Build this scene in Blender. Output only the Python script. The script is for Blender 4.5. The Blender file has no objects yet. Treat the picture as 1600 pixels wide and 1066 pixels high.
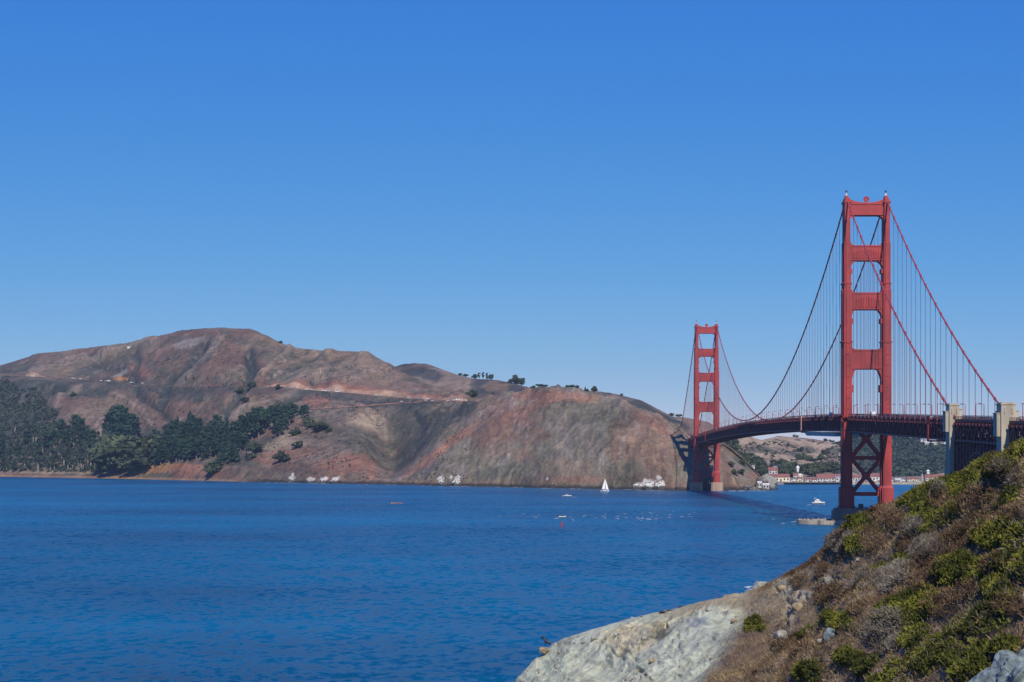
import bpy, math, random
import numpy as np
from mathutils import Vector, Matrix
R = math.radians
random.seed(7)
rng = np.random.default_rng(7)
scn = bpy.context.scene
COL = scn.collection

# ------------------------------------------------------------------ camera
CX, CY, CZ = -227.0, -1333.0, 47.0          # metres; the bridge axis is +y, its south tower at y = 0, the water at z = 0
F, VX, VY = 2990.0, 844.0, 713.0            # focal length, axis column and horizon row in photograph pixels
cam_d = bpy.data.cameras.new('camera')
cam = bpy.data.objects.new('camera', cam_d); COL.objects.link(cam)
cam.location = (CX, CY, CZ); cam.rotation_euler = (R(90), 0, 0)
cam_d.sensor_fit = 'HORIZONTAL'; cam_d.sensor_width = 36.0
cam_d.lens = F / 1600 * 36.0
cam_d.shift_x = -(VX - 800) / 1600
cam_d.shift_y = (VY - 533) / 1600
cam_d.clip_start = 0.5; cam_d.clip_end = 40000
scn.camera = cam

# ------------------------------------------------------------------ sky, sun, exposure
SUN = Vector((0.14, -1.0, 0.90)).normalized()
sun_el = math.asin(SUN.z); sun_az = math.atan2(SUN.x, SUN.y)
w = bpy.data.worlds.new('World'); scn.world = w; w.use_nodes = True
nt = w.node_tree; nt.nodes.clear()
wo = nt.nodes.new('ShaderNodeOutputWorld'); bg = nt.nodes.new('ShaderNodeBackground')
sky = nt.nodes.new('ShaderNodeTexSky'); sky.sky_type = 'NISHITA'; sky.sun_disc = False
sky.sun_elevation = sun_el; sky.sun_rotation = sun_az
sky.altitude = 2500; sky.air_density = 0.72; sky.dust_density = 0.0; sky.ozone_density = 7.0
bg.inputs['Strength'].default_value = 0.1
# grade of the clear polarised sky: per channel  gain * (0.078 c) ** power
sp = nt.nodes.new('ShaderNodeSeparateColor'); cb = nt.nodes.new('ShaderNodeCombineColor'); nt.links.new(sky.outputs[0], sp.inputs[0])
for ch, gain, power in (('Red', 2.05, 1.53), ('Green', .91, .80), ('Blue', .83, .21)):
    src = sp.outputs[ch]
    for op, val in (('MULTIPLY', .078), ('MINIMUM', 1.0), ('POWER', power), ('MULTIPLY', gain / .1)):
        k = nt.nodes.new('ShaderNodeMath'); k.operation = op; nt.links.new(src, k.inputs[0]); k.inputs[1].default_value = val; src = k.outputs[0]
    nt.links.new(src, cb.inputs[ch])
nt.links.new(cb.outputs[0], bg.inputs['Color']); nt.links.new(bg.outputs[0], wo.inputs[0])
sl = bpy.data.lights.new('sun', 'SUN'); sl.energy = 4.6; sl.angle = R(0.53); sl.color = (1.0, 0.94, 0.83)
so = bpy.data.objects.new('sun', sl); COL.objects.link(so)
so.rotation_euler = SUN.to_track_quat('Z', 'Y').to_euler(); so.location = (0, -1500, 1500)
vs = scn.view_settings
vs.view_transform = 'Standard'; vs.look = 'None'; vs.exposure = 0.0; vs.gamma = 1.0; vs.use_curve_mapping = False
scn.cycles.max_bounces = 6; scn.cycles.diffuse_bounces = 2; scn.cycles.glossy_bounces = 2
scn.cycles.volume_bounces = 0; scn.cycles.transparent_max_bounces = 8
scn.cycles.use_denoising = True

# ------------------------------------------------------------------ helpers
def W3(px, py, d):
    """photograph pixel at depth d -> world point"""
    return Vector((CX + (px - VX) / F * d, CY + d, CZ - (py - VY) / F * d))
def water_depth(py): return CZ * F / (py - VY)
def on_water(px, py):
    d = water_depth(py); return Vector((CX + (px - VX) / F * d, CY + d, 0.0))

def hashn(ix, iy, seed):
    h = (ix.astype(np.int64) * 374761393 + iy.astype(np.int64) * 668265263 + seed * 1442695041) & 0x7fffffff
    h = ((h ^ (h >> 13)) * 1274126177) & 0x7fffffff
    h = ((h ^ (h >> 16)) * 2246822519) & 0x7fffffff
    return ((h ^ (h >> 15)) & 0xffff) / 65535.0
def vn(x, y, seed=0):
    x = np.asarray(x, float); y = np.asarray(y, float)
    ix = np.floor(x); iy = np.floor(y); fx = x - ix; fy = y - iy
    fx = fx * fx * fx * (fx * (fx * 6 - 15) + 10); fy = fy * fy * fy * (fy * (fy * 6 - 15) + 10)
    a = hashn(ix, iy, seed); b = hashn(ix + 1, iy, seed); c = hashn(ix, iy + 1, seed); d = hashn(ix + 1, iy + 1, seed)
    return (a + (b - a) * fx) * (1 - fy) + (c + (d - c) * fx) * fy
def fbm(x, y, seed=0, o=4, g=0.5):
    s = 0; a = 1; t = 0
    for k in range(o):
        s = s + a * vn(x * 2 ** k + k * 17.3, y * 2 ** k - k * 9.1, seed + k); t += a; a *= g
    return s / t                                   # 0..1
def ridged(x, y, seed=0, o=4):
    s = 0; a = 1; t = 0
    for k in range(o):
        s = s + a * (1 - np.abs(2 * vn(x * 2 ** k + k * 31.7, y * 2 ** k + k * 5.3, seed + k) - 1)); t += a; a *= .5
    return s / t
def sst(a, b, x):
    t = np.clip((x - a) / (b - a), 0, 1); return t * t * (3 - 2 * t)
def lerp_pts(px, pts):
    p = np.array(pts, float); return np.interp(px, p[:, 0], p[:, 1])
def smooth1(a, k):
    if k < 2: return a
    ker = np.hanning(k + 2)[1:-1]; ker /= ker.sum()
    p = np.concatenate([np.full(k, a[0]), a, np.full(k, a[-1])])
    return np.convolve(p, ker, 'same')[k:-k]

def tag(o, label=None, cat=None, group=None, kind=None):
    if label: o['label'] = label
    if cat: o['category'] = cat
    if group: o['group'] = group
    if kind: o['kind'] = kind
    return o
def empty(name, loc=(0, 0, 0), parent=None, rz=0):
    o = bpy.data.objects.new(name, None); COL.objects.link(o); o.location = loc; o.rotation_euler = (0, 0, rz)
    o.empty_display_size = 1
    if parent: o.parent = parent
    return o
def link_mesh(name, me, mat, parent=None, loc=None):
    if mat is not None and not me.materials: me.materials.append(mat)
    o = bpy.data.objects.new(name, me); COL.objects.link(o)
    if parent: o.parent = parent
    if loc is not None: o.location = loc
    return o
def copy_tree(o, parent=None):
    c = o.copy(); COL.objects.link(c)
    if parent: c.parent = parent
    for ch in o.children: copy_tree(ch, c)
    return c

class MB:
    """collects shapes and links them as ONE mesh object"""
    def __init__(s): s.v = []; s.f = []
    def add(s, vs, fs):
        n = len(s.v); s.v += [tuple(p) for p in vs]; s.f += [tuple(i + n for i in f) for f in fs]; return s
    def box(s, x0, x1, y0, y1, z0, z1):
        return s.add([(x0, y0, z0), (x1, y0, z0), (x1, y1, z0), (x0, y1, z0), (x0, y0, z1), (x1, y0, z1), (x1, y1, z1), (x0, y1, z1)],
              [(0, 3, 2, 1), (4, 5, 6, 7), (0, 1, 5, 4), (1, 2, 6, 5), (2, 3, 7, 6), (3, 0, 4, 7)])
    def prism(s, poly, axis, a, b, poly2=None):
        """poly: 2D outline; extruded along axis from a to b (poly2 = outline at b)"""
        q = poly2 or poly; n = len(poly)
        def P(p, t): return {'z': (p[0], p[1], t), 'y': (p[0], t, p[1]), 'x': (t, p[0], p[1])}[axis]
        vs = [P(p, a) for p in poly] + [P(p, b) for p in q]
        fs = [tuple(range(n))[::-1], tuple(range(n, 2 * n))] + [(i, (i + 1) % n, n + (i + 1) % n, n + i) for i in range(n)]
        return s.add(vs, fs)
    def bar(s, p, q, wd, hd=None, up=(0, 0, 1)):
        p = Vector(p); q = Vector(q); hd = hd or wd
        t = (q - p).normalized(); u = Vector(up)
        if abs(t.dot(u)) > .98: u = Vector((0, 1, 0))
        a = t.cross(u).normalized() * wd / 2; b = a.cross(t).normalized() * hd / 2
        vs = [p - a - b, p + a - b, p + a + b, p - a + b, q - a - b, q + a - b, q + a + b, q - a + b]
        return s.add(vs, [(0, 3, 2, 1), (4, 5, 6, 7), (0, 1, 5, 4), (1, 2, 6, 5), (2, 3, 7, 6), (3, 0, 4, 7)])
    def tube(s, pts, rad, n=8):
        pts = [Vector(p) for p in pts]; rs = rad if hasattr(rad, '__len__') else [rad] * len(pts)
        vs = []; up = Vector((0, 0, 1))
        for i, p in enumerate(pts):
            t = (pts[min(i + 1, len(pts) - 1)] - pts[max(i - 1, 0)]).normalized()
            u = up if abs(t.dot(up)) < .97 else Vector((0, 1, 0))
            a = t.cross(u).normalized(); b = t.cross(a).normalized()
            for k in range(n):
                th = 2 * math.pi * k / n
                vs.append(p + (a * math.cos(th) + b * math.sin(th)) * rs[i])
        fs = []
        for i in range(len(pts) - 1):
            for k in range(n):
                fs.append((i * n + k, (i + 1) * n + k, (i + 1) * n + (k + 1) % n, i * n + (k + 1) % n))
        fs.append(tuple(range(n))); fs.append(tuple(range((len(pts) - 1) * n, len(pts) * n))[::-1])
        return s.add(vs, fs)
    def lathe(s, prof, c=(0, 0, 0), n=14, sx=1, sy=1):
        vs = []
        for r, z in prof:
            for k in range(n):
                th = 2 * math.pi * k / n
                vs.append((c[0] + r * sx * math.cos(th), c[1] + r * sy * math.sin(th), c[2] + z))
        m = len(prof); fs = []
        for i in range(m - 1):
            for k in range(n): fs.append((i * n + k, i * n + (k + 1) % n, (i + 1) * n + (k + 1) % n, (i + 1) * n + k))
        fs.append(tuple(range(n))[::-1]); fs.append(tuple(range((m - 1) * n, m * n)))
        return s.add(vs, fs)
    def loft(s, rings, cap=True):
        n = len(rings[0]); vs = [p for r in rings for p in r]; fs = []
        for i in range(len(rings) - 1):
            for k in range(n): fs.append((i * n + k, i * n + (k + 1) % n, (i + 1) * n + (k + 1) % n, (i + 1) * n + k))
        if cap: fs.append(tuple(range(n))[::-1]); fs.append(tuple(range((len(rings) - 1) * n, len(rings) * n)))
        return s.add(vs, fs)
    def mesh(s, name, mat, smooth=False):
        me = bpy.data.meshes.new(name); me.from_pydata(s.v, [], s.f); me.update()
        if mat: me.materials.append(mat)
        import bmesh
        bm = bmesh.new(); bm.from_mesh(me); bmesh.ops.recalc_face_normals(bm, faces=bm.faces); bm.to_mesh(me); bm.free()
        if smooth: me.shade_smooth()
        return me
    def build(s, name, mat, parent=None, loc=None, smooth=False):
        return link_mesh(name, s.mesh(name, mat, smooth), None, parent, loc)

def np_mesh(name, verts, quads, mat, cols=None, smooth=False):
    me = bpy.data.meshes.new(name)
    verts = np.asarray(verts, np.float32).reshape(-1, 3); quads = np.asarray(quads, np.int32)
    k = quads.shape[1]
    me.vertices.add(len(verts)); me.vertices.foreach_set('co', verts.ravel())
    me.loops.add(quads.size); me.loops.foreach_set('vertex_index', quads.ravel())
    me.polygons.add(len(quads)); me.polygons.foreach_set('loop_start', np.arange(0, quads.size, k, dtype=np.int32))
    me.polygons.foreach_set('loop_total', np.full(len(quads), k, np.int32))
    if smooth: me.polygons.foreach_set('use_smooth', np.ones(len(quads), bool))
    me.update(calc_edges=True)
    if cols is not None:
        at = me.color_attributes.new('tint', 'FLOAT_COLOR', 'POINT')
        c = np.ones((len(verts), 4), np.float32); c[:, :cols.shape[1]] = cols
        at.data.foreach_set('color', c.ravel())
    if mat: me.materials.append(mat)
    return me
def grid_quads(r, c):
    i = np.arange((r - 1) * c).reshape(r - 1, c)[:, :-1].ravel()
    return np.stack([i, i + 1, i + 1 + c, i + c], 1)

# ------------------------------------------------------------------ materials
def new_mat(name):
    m = bpy.data.materials.new(name); m.use_nodes = True
    n = m.node_tree; b = n.nodes['Principled BSDF']; return m, n, b
def mat(name, col, rough=.6, var=.12, scale=.5, metal=0.0, bump=0.0, stretch=(1, 1, 1), spec=.5, dirt=None):
    """paint or plain surface with a mottled, slightly weathered colour"""
    m, n, b = new_mat(name)
    tc = n.nodes.new('ShaderNodeTexCoord'); mp = n.nodes.new('ShaderNodeMapping'); mp.inputs['Scale'].default_value = stretch
    no = n.nodes.new('ShaderNodeTexNoise'); no.inputs['Scale'].default_value = scale; no.inputs['Detail'].default_value = 6
    mx = n.nodes.new('ShaderNodeMix'); mx.data_type = 'RGBA'
    d = dirt or [c * (1 - 1.6 * var) for c in col]
    mx.inputs[6].default_value = (*[min(1, c * (1 + var)) for c in col], 1); mx.inputs[7].default_value = (*d, 1)
    rp = n.nodes.new('ShaderNodeMapRange'); rp.inputs[1].default_value = .3; rp.inputs[2].default_value = .72
    L = n.links.new
    L(tc.outputs['Object'], mp.inputs[0]); L(mp.outputs[0], no.inputs['Vector']); L(no.outputs[0], rp.inputs[0])
    L(rp.outputs[0], mx.inputs[0]); L(mx.outputs[2], b.inputs['Base Color'])
    b.inputs['Roughness'].default_value = rough; b.inputs['Metallic'].default_value = metal
    b.inputs['Specular IOR Level'].default_value = spec
    if bump:
        bp = n.nodes.new('ShaderNodeBump'); bp.inputs['Strength'].default_value = bump; bp.inputs['Distance'].default_value = .3 / scale
        L(no.outputs[0], bp.inputs['Height']); L(bp.outputs[0], b.inputs['Normal'])
    return m
def tint_mat(name, scales, amount=.35, rough=.95, bump=.6, bdist=1.0, spec=.15):
    """ground whose soil, grass and rock colours sit in the 'tint' attribute, broken up by procedural grain"""
    m, n, b = new_mat(name); L = n.links.new
    at = n.nodes.new('ShaderNodeAttribute'); at.attribute_name = 'tint'
    ge = n.nodes.new('ShaderNodeNewGeometry'); acc = None
    for sc in scales:
        no = n.nodes.new('ShaderNodeTexNoise'); no.inputs['Scale'].default_value = sc; no.inputs['Detail'].default_value = 5
        no.inputs['Roughness'].default_value = .65
        L(ge.outputs['Position'], no.inputs['Vector'])
        if acc is None: acc = no.outputs[0]
        else:
            ad = n.nodes.new('ShaderNodeMath'); ad.operation = 'ADD'; L(acc, ad.inputs[0]); L(no.outputs[0], ad.inputs[1]); acc = ad.outputs[0]
    k = len(scales)
    mr = n.nodes.new('ShaderNodeMapRange'); mr.inputs[1].default_value = .36 * k; mr.inputs[2].default_value = .64 * k
    mr.inputs[3].default_value = 1 - amount; mr.inputs[4].default_value = 1 + amount
    L(acc, mr.inputs[0])
    vm = n.nodes.new('ShaderNodeVectorMath'); vm.operation = 'SCALE'
    L(at.outputs['Color'], vm.inputs[0]); L(mr.outputs[0], vm.inputs['Scale']); L(vm.outputs[0], b.inputs['Base Color'])
    bp = n.nodes.new('ShaderNodeBump'); bp.inputs['Strength'].default_value = bump; bp.inputs['Distance'].default_value = bdist
    L(acc, bp.inputs['Height']); L(bp.outputs[0], b.inputs['Normal'])
    b.inputs['Roughness'].default_value = rough; b.inputs['Specular IOR Level'].default_value = spec
    return m
def leaf_mat(name, rough=.75, spec=.2, amount=.3):
    """foliage: colour from the 'tint' attribute, shifted a little from plant to plant"""
    m, n, b = new_mat(name); L = n.links.new
    at = n.nodes.new('ShaderNodeAttribute'); at.attribute_name = 'tint'
    oi = n.nodes.new('ShaderNodeObjectInfo')
    mr = n.nodes.new('ShaderNodeMapRange'); mr.inputs[3].default_value = 1 - amount; mr.inputs[4].default_value = 1 + amount
    L(oi.outputs['Random'], mr.inputs[0])
    vm = n.nodes.new('ShaderNodeVectorMath'); vm.operation = 'SCALE'
    L(at.outputs['Color'], vm.inputs[0]); L(mr.outputs[0], vm.inputs['Scale']); L(vm.outputs[0], b.inputs['Base Color'])
    b.inputs['Roughness'].default_value = rough; b.inputs['Specular IOR Level'].default_value = spec
    return m

M = {}
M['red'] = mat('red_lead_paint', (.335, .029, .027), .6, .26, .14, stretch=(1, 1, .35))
M['red_dark'] = mat('red_paint_shaded', (.15, .018, .020), .6, .2, .2)  # darker copy of the tower red, with the truss's shade put into the colour
M['cable'] = mat('cable_paint', (.34, .05, .045), .5, .12, .3)
M['rope'] = mat('suspender_paint', (.17, .05, .05), .6, .1, .3)
M['concrete'] = mat('weathered_concrete', (.40, .34, .255), .85, .22, .22, bump=.15, stretch=(1, 1, .3))
M['pier_conc'] = mat('pier_concrete', (.40, .27, .20), .85, .2, .2, stretch=(1, 1, .3))
M['dark_conc'] = mat('shaded_concrete', (.20, .15, .125), .85, .2, .2, stretch=(1, 1, .3))  # pier concrete darkened: the shadow on the south pier is in the colour
M['asphalt'] = mat('asphalt', (.06, .06, .062), .9, .2, .4)
M['white'] = mat('white_paint', (.80, .79, .76), .5, .06, .6)
M['cream'] = mat('cream_wall', (.72, .64, .48), .8, .08, .3)
M['roof_red'] = mat('red_roof_tiles', (.24, .095, .08), .8, .2, .35)  # red greyed so the roof colour carries the distance haze
M['lime'] = mat('limewash', (.56, .54, .50), .8, .12, .3)  # white toned down; on the harbour walls the colour carries distance haze
M['glass'] = mat('dark_glass', (.025, .03, .035), .12, .2, .4)
M['dark'] = mat('dark_metal', (.04, .04, .045), .5, .2, .5)
M['grey'] = mat('grey_metal', (.35, .36, .37), .45, .12, .5)
M['bark'] = mat('bark', (.16, .12, .095), .95, .2, .8)
M['palebark'] = mat('pale_bark', (.34, .28, .23), .95, .2, .8)
M['leaf'] = leaf_mat('leaves')
M['scrub'] = leaf_mat('scrub_leaves', amount=.22)
M['hill'] = tint_mat('hill_ground', (.012, .06, .25), .62, bump=.6, bdist=2.8)
M['bluff'] = tint_mat('bluff_ground', (.5, 2.2, 9.0), .42, bump=.55, bdist=.07)
M['guano'] = None
# ------------------------------------------------------------------ water
def water_mat():
    m, n, b = new_mat('sea_water'); L = n.links.new
    ge = n.nodes.new('ShaderNodeNewGeometry')
    def noise(scale, stretch, detail=3, rough=.55):
        mp = n.nodes.new('ShaderNodeMapping'); mp.inputs['Scale'].default_value = stretch; mp.inputs['Rotation'].default_value = (0, 0, R(-14))
        t = n.nodes.new('ShaderNodeTexNoise'); t.inputs['Scale'].default_value = scale; t.inputs['Detail'].default_value = detail
        t.inputs['Roughness'].default_value = rough
        L(ge.outputs['Position'], mp.inputs[0]); L(mp.outputs[0], t.inputs['Vector']); return t.outputs[0]
    def math_(op, a, bb):
        t = n.nodes.new('ShaderNodeMath'); t.operation = op
        for i, q in enumerate((a, bb)):
            if isinstance(q, (int, float)): t.inputs[i].default_value = q
            else: L(q, t.inputs[i])
        return t.outputs[0]
    def rng_(v, a, bb, c, d):
        t = n.nodes.new('ShaderNodeMapRange'); t.inputs[1].default_value = a; t.inputs[2].default_value = bb
        t.inputs[3].default_value = c; t.inputs[4].default_value = d; L(v, t.inputs[0]); return t.outputs[0]
    # wave facets: the slope is read straight from vector noise, so that far water keeps its chop
    def vnoise(scale, stretch, detail):
        t = noise(scale, stretch, detail).node; return t.outputs['Color']
    def vmath(op, p, q):
        t = n.nodes.new('ShaderNodeVectorMath'); t.operation = op
        for i, x in enumerate((p, q)):
            if isinstance(x, tuple): t.inputs[i].default_value = x
            else: L(x, t.inputs[i])
        return t.outputs[0]
    big = noise(.0016, (1, 3.2, 1), 4); wind = rng_(big, .38, .62, .55, 1.15)
    acc = None
    for sc_, st_, de_, am_ in ((.8, (1.5, .8, 1), 2, .55), (.24, (1.4, .75, 1), 2, 1.7), (.085, (1.3, .8, 1), 2, .75), (.02, (1, .8, 1), 1, .2)):
        q = vmath('MULTIPLY', vmath('SUBTRACT', vnoise(sc_, st_, de_), (.5, .5, .5)), (am_, am_ * 1.25, 0))
        acc = q if acc is None else vmath('ADD', acc, q)
    sc = n.nodes.new('ShaderNodeVectorMath'); sc.operation = 'SCALE'; L(acc, sc.inputs[0]); L(wind, sc.inputs['Scale'])
    nn = vmath('NORMALIZE', vmath('ADD', sc.outputs[0], (0, 0, 1)), (0, 0, 0)); L(nn, b.inputs['Normal'])
    mx = n.nodes.new('ShaderNodeMix'); mx.data_type = 'RGBA'
    mx.inputs[6].default_value = (.0, .046, .100, 1); mx.inputs[7].default_value = (.0, .120, .235, 1)
    L(rng_(noise(.0026, (1, 1.5, 1), 5, .55), .34, .66, 0, 1), mx.inputs[0]); L(mx.outputs[2], b.inputs['Base Color'])
    b.inputs['Roughness'].default_value = .30; b.inputs['IOR'].default_value = 1.33
    return m
M['water'] = water_mat()
tag(MB().add([(-8000, -3000, 0), (8000, -3000, 0), (8000, 9000, 0), (-8000, 9000, 0)], [(0, 1, 2, 3)]).build('sea', M['water']), kind='structure')

# ------------------------------------------------------------------ hills
def pchip_rows(S, K, V):
    """monotone-ish cubic interpolation along axis 0: K knots (n), V (n, cols) -> at S (m)"""
    K = np.asarray(K, float); h = np.diff(K); dl = np.diff(V, axis=0) / h[:, None]
    mm = np.zeros_like(V); mm[0] = dl[0]; mm[-1] = dl[-1]
    for i in range(1, len(K) - 1):
        a, b = dl[i - 1], dl[i]; ok = a * b > 0
        with np.errstate(divide='ignore', invalid='ignore'):
            hm = 2 * a * b / (a + b)
        mm[i] = np.where(ok, hm, 0)
    idx = np.clip(np.searchsorted(K, S, 'right') - 1, 0, len(K) - 2); t = ((S - K[idx]) / h[idx])[:, None]; hh = h[idx][:, None]
    return ((2 * t ** 3 - 3 * t ** 2 + 1) * V[idx] + (t ** 3 - 2 * t ** 2 + t) * hh * mm[idx]
            + (-2 * t ** 3 + 3 * t ** 2) * V[idx + 1] + (t ** 3 - t ** 2) * hh * mm[idx + 1])
class Terrain:
    """heightfield laid out over bearing (photograph column) and distance"""
    def __init__(s, px, knots, Dk, Zk, rows):
        s.px = px; s.S = np.interp(np.linspace(0, len(knots) - 1, rows), np.arange(len(knots)), knots)
        s.D = pchip_rows(s.S, knots, Dk); s.Z = pchip_rows(s.S, knots, Zk)
        s.X = CX + (px[None] - VX) / F * s.D; s.Y = CY + s.D
    def yimg(s): return VY - (s.Z - CZ) * F / s.D
    def hit(s, px, py):
        c = np.interp(px, s.px, np.arange(len(s.px))); c = int(round(c))
        yi = s.yimg()[:, c]
        k = np.nonzero((yi <= py) & (s.S > s.S_shore))[0]
        if not len(k): k = [int(np.argmin(yi))]
        r = k[0]; return Vector((s.X[r, c], s.Y[r, c], s.Z[r, c]))
    def zat(s, px, d):
        c = int(round(np.interp(px, s.px, np.arange(len(s.px))))); return float(np.interp(d, s.D[:, c], s.Z[:, c]))
    def build(s, name, m, col):
        v = np.stack([s.X, s.Y, s.Z], -1)
        me = np_mesh(name, v, grid_quads(*s.X.shape), m, col.reshape(-1, 3), smooth=True)
        return tag(link_mesh(name, me, None), kind='structure')
def mixc(c, new, k): return c + (np.asarray(new)[None, None] - c) * k[..., None]
def zof(y, D): return CZ - (y - VY) * D / F

# main headland, from the wooded cove at the left to the point under the north tower
PX = np.arange(-260, 1216, 1.5)
shore = lerp_pts(PX, [(-260, 741), (0, 745), (120, 747), (240, 749.3), (345, 752), (450, 754.5), (560, 756.5), (613, 757.5), (680, 759), (745, 760), (800, 761.5),
        (860, 763), (920, 764), (980, 765), (1040, 766), (1065, 766.3), (1110, 766.6), (1130, 766.2), (1160, 765.6), (1195, 765), (1215, 765)])
KX = [-260, 0, 120, 200, 240, 290, 345, 450, 500, 560, 613, 680, 745, 800, 860, 920, 980, 1040, 1065, 1085, 1110, 1130, 1160, 1180, 1195, 1215]
def row(v): return smooth1(np.interp(PX, KX, v), 26)
bl_y = row([730, 738, 739, 736, 724, 724, 728, 738, 741, 742, 750, 738, 735, 735, 730, 725, 725, 730, 735, 742, 744, 738, 745, 752, 758, 764])
bl_d = row([60, 60, 60, 60, 70, 70, 70, 60, 50, 50, 60, 40, 35, 35, 30, 30, 30, 25, 20, 20, 20, 20, 20, 15, 8, 3])
lo_y = row([690, 697, 696, 690, 690, 690, 692, 695, 700, 700, 735, 700, 690, 690, 690, 680, 682, 697, 710, 725, 727, 716, 735, 747, 756, 764.0])
lo_d = row([350, 350, 350, 350, 350, 340, 330, 280, 270, 250, 350, 180, 140, 120, 100, 90, 85, 75, 60, 55, 55, 50, 40, 25, 12, 5])
mi_y = row([640, 640, 628, 645, 650, 650, 650, 652, 650, 660, 688, 660, 655, 650, 645, 650, 655, 674, 691, 708, 711, 708, 728, 743, 754.5, 764.0])
mi_d = row([650, 650, 620, 630, 640, 640, 620, 600, 590, 520, 560, 420, 320, 260, 210, 190, 170, 150, 110, 90, 90, 90, 65, 35, 16, 6])
ro_y = lerp_pts(PX, [(-260, 603), (0, 586), (50, 589), (115, 592), (160, 596), (240, 600.5), (300, 602), (370, 603.5), (430, 604.5), (470, 609), (540, 614), (620, 622),
        (700, 626.5), (735, 627), (770, 631), (800, 631), (860, 627), (920, 625), (980, 639), (1040, 661), (1065, 675), (1085, 698), (1110, 701), (1130, 697), (1160, 720), (1180, 739), (1195, 753), (1215, 764.2)])
ro_d = row([900, 850, 850, 850, 850, 850, 850, 850, 860, 820, 860, 700, 520, 400, 320, 280, 250, 220, 160, 130, 130, 140, 90, 45, 20, 7])
up_y = lerp_pts(PX, [(-260, 598), (0, 580), (120, 571), (200, 572), (240, 566), (290, 556), (345, 555), (400, 562), (450, 577), (560, 582), (613, 599), (680, 617), (745, 626), (770, 625), (800, 621),
        (860, 616), (920, 618), (980, 635), (1040, 657), (1065, 670), (1085, 694), (1110, 697), (1130, 693), (1160, 716.5), (1180, 736.5), (1195, 751.7), (1215, 763.9)])
up_d = row([1200, 1150, 1150, 1100, 1100, 1120, 1150, 1150, 1150, 1150, 1100, 950, 640, 480, 390, 340, 300, 260, 190, 155, 155, 165, 110, 55, 24, 8])
ri_y = lerp_pts(PX, [(-260, 592), (0, 572), (30, 563), (60, 554), (140, 545), (200, 541), (240, 530), (262, 522), (285, 516), (345, 514), (388, 515), (402, 519), (415, 524), (440, 538), (455, 546), (470, 548.5), (520, 550),
        (575, 555), (590, 563), (605, 572), (640, 592), (680, 608), (720, 619), (745, 625.5), (775, 618), (800, 613.5), (830, 609.5), (860, 607.5), (900, 609), (920, 612), (935, 616), (955, 622), (980, 632), (1015, 643),
        (1040, 653), (1058, 661), (1066, 667), (1074, 680), (1085, 691), (1110, 693), (1130, 690), (1140, 699), (1160, 713.5), (1180, 735), (1195, 751), (1215, 763.8)])
ri_d = row([1700, 1600, 1600, 1550, 1500, 1500, 1500, 1450, 1450, 1450, 1350, 1150, 760, 580, 480, 420, 360, 300, 220, 190, 185, 195, 135, 70, 30, 10])
sd = CZ * F / (shore - VY)
Dk = np.stack([sd - 40, sd, sd + bl_d, sd + lo_d, sd + mi_d, sd + ro_d, sd + ro_d + 26, sd + up_d, sd + ri_d, sd + ri_d + 260, sd + ri_d + 1200])
ys = [None, None, bl_y, lo_y, mi_y, ro_y, None, up_y, ri_y]
Zk = [np.full_like(sd, -4), np.full_like(sd, .4)]
for k in (2, 3, 4, 5): Zk.append(zof(ys[k], Dk[k]))
Zk.append(Zk[5] + .4)
for k in (7, 8): Zk.append(zof(ys[k], Dk[k]))
Zk.append(Zk[8] - np.minimum(45, Zk[8] * .3)); Zk.append(np.full_like(sd, -4))
Zk = np.maximum(np.stack(Zk), -4)
HK = [0, .04, .10, .24, .40, .56, .585, .74, .90, .95, 1.0]
head = Terrain(PX, HK, Dk, Zk, 330); head.S_shore = .045
px2, s2 = np.broadcast_arrays(PX[None], head.S[:, None])
u = head.X; v = head.Y
lat = u + .25 * (v - 1500)
road_w = 1 - sst(0, .035, np.abs(s2 - .572)) * 1.0
road_w = np.where(px2 < 760, road_w, 0)
fade = sst(.05, .13, s2) * (1 - road_w) * (1 - .72 * sst(.80, .90, s2)) * np.clip(head.Z / 120, .06, 1)
cliff = sst(600, 720, px2) * (1 - sst(1060, 1110, px2))
gul = ridged(lat / 330, v / 1500, 3, 4) - .6
g2 = ridged((u + .8 * v) / 120, v / 420, 21, 4) - .6
SPURS = [([(575, 557), (520, 583), (470, 603), (430, 625), (385, 642), (335, 672)], 7), ([(450, 552), (420, 580), (395, 600)], 5), ([(520, 552), (470, 580), (430, 596)], 5), ([(610, 585), (560, 600), (520, 610)], 6), ([(240, 532), (180, 548), (120, 566), (50, 586)], 6),
         ([(345, 530), (305, 560), (272, 594)], 6), ([(125, 600), (92, 620), (86, 640)], 6), ([(180, 612), (215, 640), (235, 662)], 5), ([(560, 640), (600, 668), (606, 690)], 6)]
GULLS = [([(388, 545), (395, 575), (385, 600), (352, 640), (345, 668)], 8), ([(316, 538), (292, 570), (264, 598), (250, 625)], 8), ([(215, 556), (205, 590), (232, 620), (262, 645)], 6), ([(500, 560), (450, 588)], 5), ([(555, 565), (490, 602)], 5), ([(738, 634), (692, 660), (652, 695), (616, 750)], 10),
         ([(55, 602), (100, 608), (160, 606)], 6), ([(640, 634), (662, 660), (648, 692)], 7), ([(470, 620), (440, 632), (415, 655)], 4), ([(140, 556), (190, 572), (215, 590)], 6)]
def near_line(pts, wd, P, Y):
    q = np.full(P.shape, 1e9)
    for (x0, y0), (x1, y1) in zip(pts[:-1], pts[1:]):
        t = np.clip(((P - x0) * (x1 - x0) + (Y - y0) * (y1 - y0)) / ((x1 - x0) ** 2 + (y1 - y0) ** 2), 0, 1)
        q = np.minimum(q, np.hypot(P - x0 - t * (x1 - x0), Y - y0 - t * (y1 - y0)))
    return q / wd
y0_ = head.yimg(); wob_ = (fbm(u / 60, v / 90, 151, 3) - .5) * 9; wob2_ = (fbm(u / 18, v / 26, 152, 3) - .5) * 6
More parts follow.
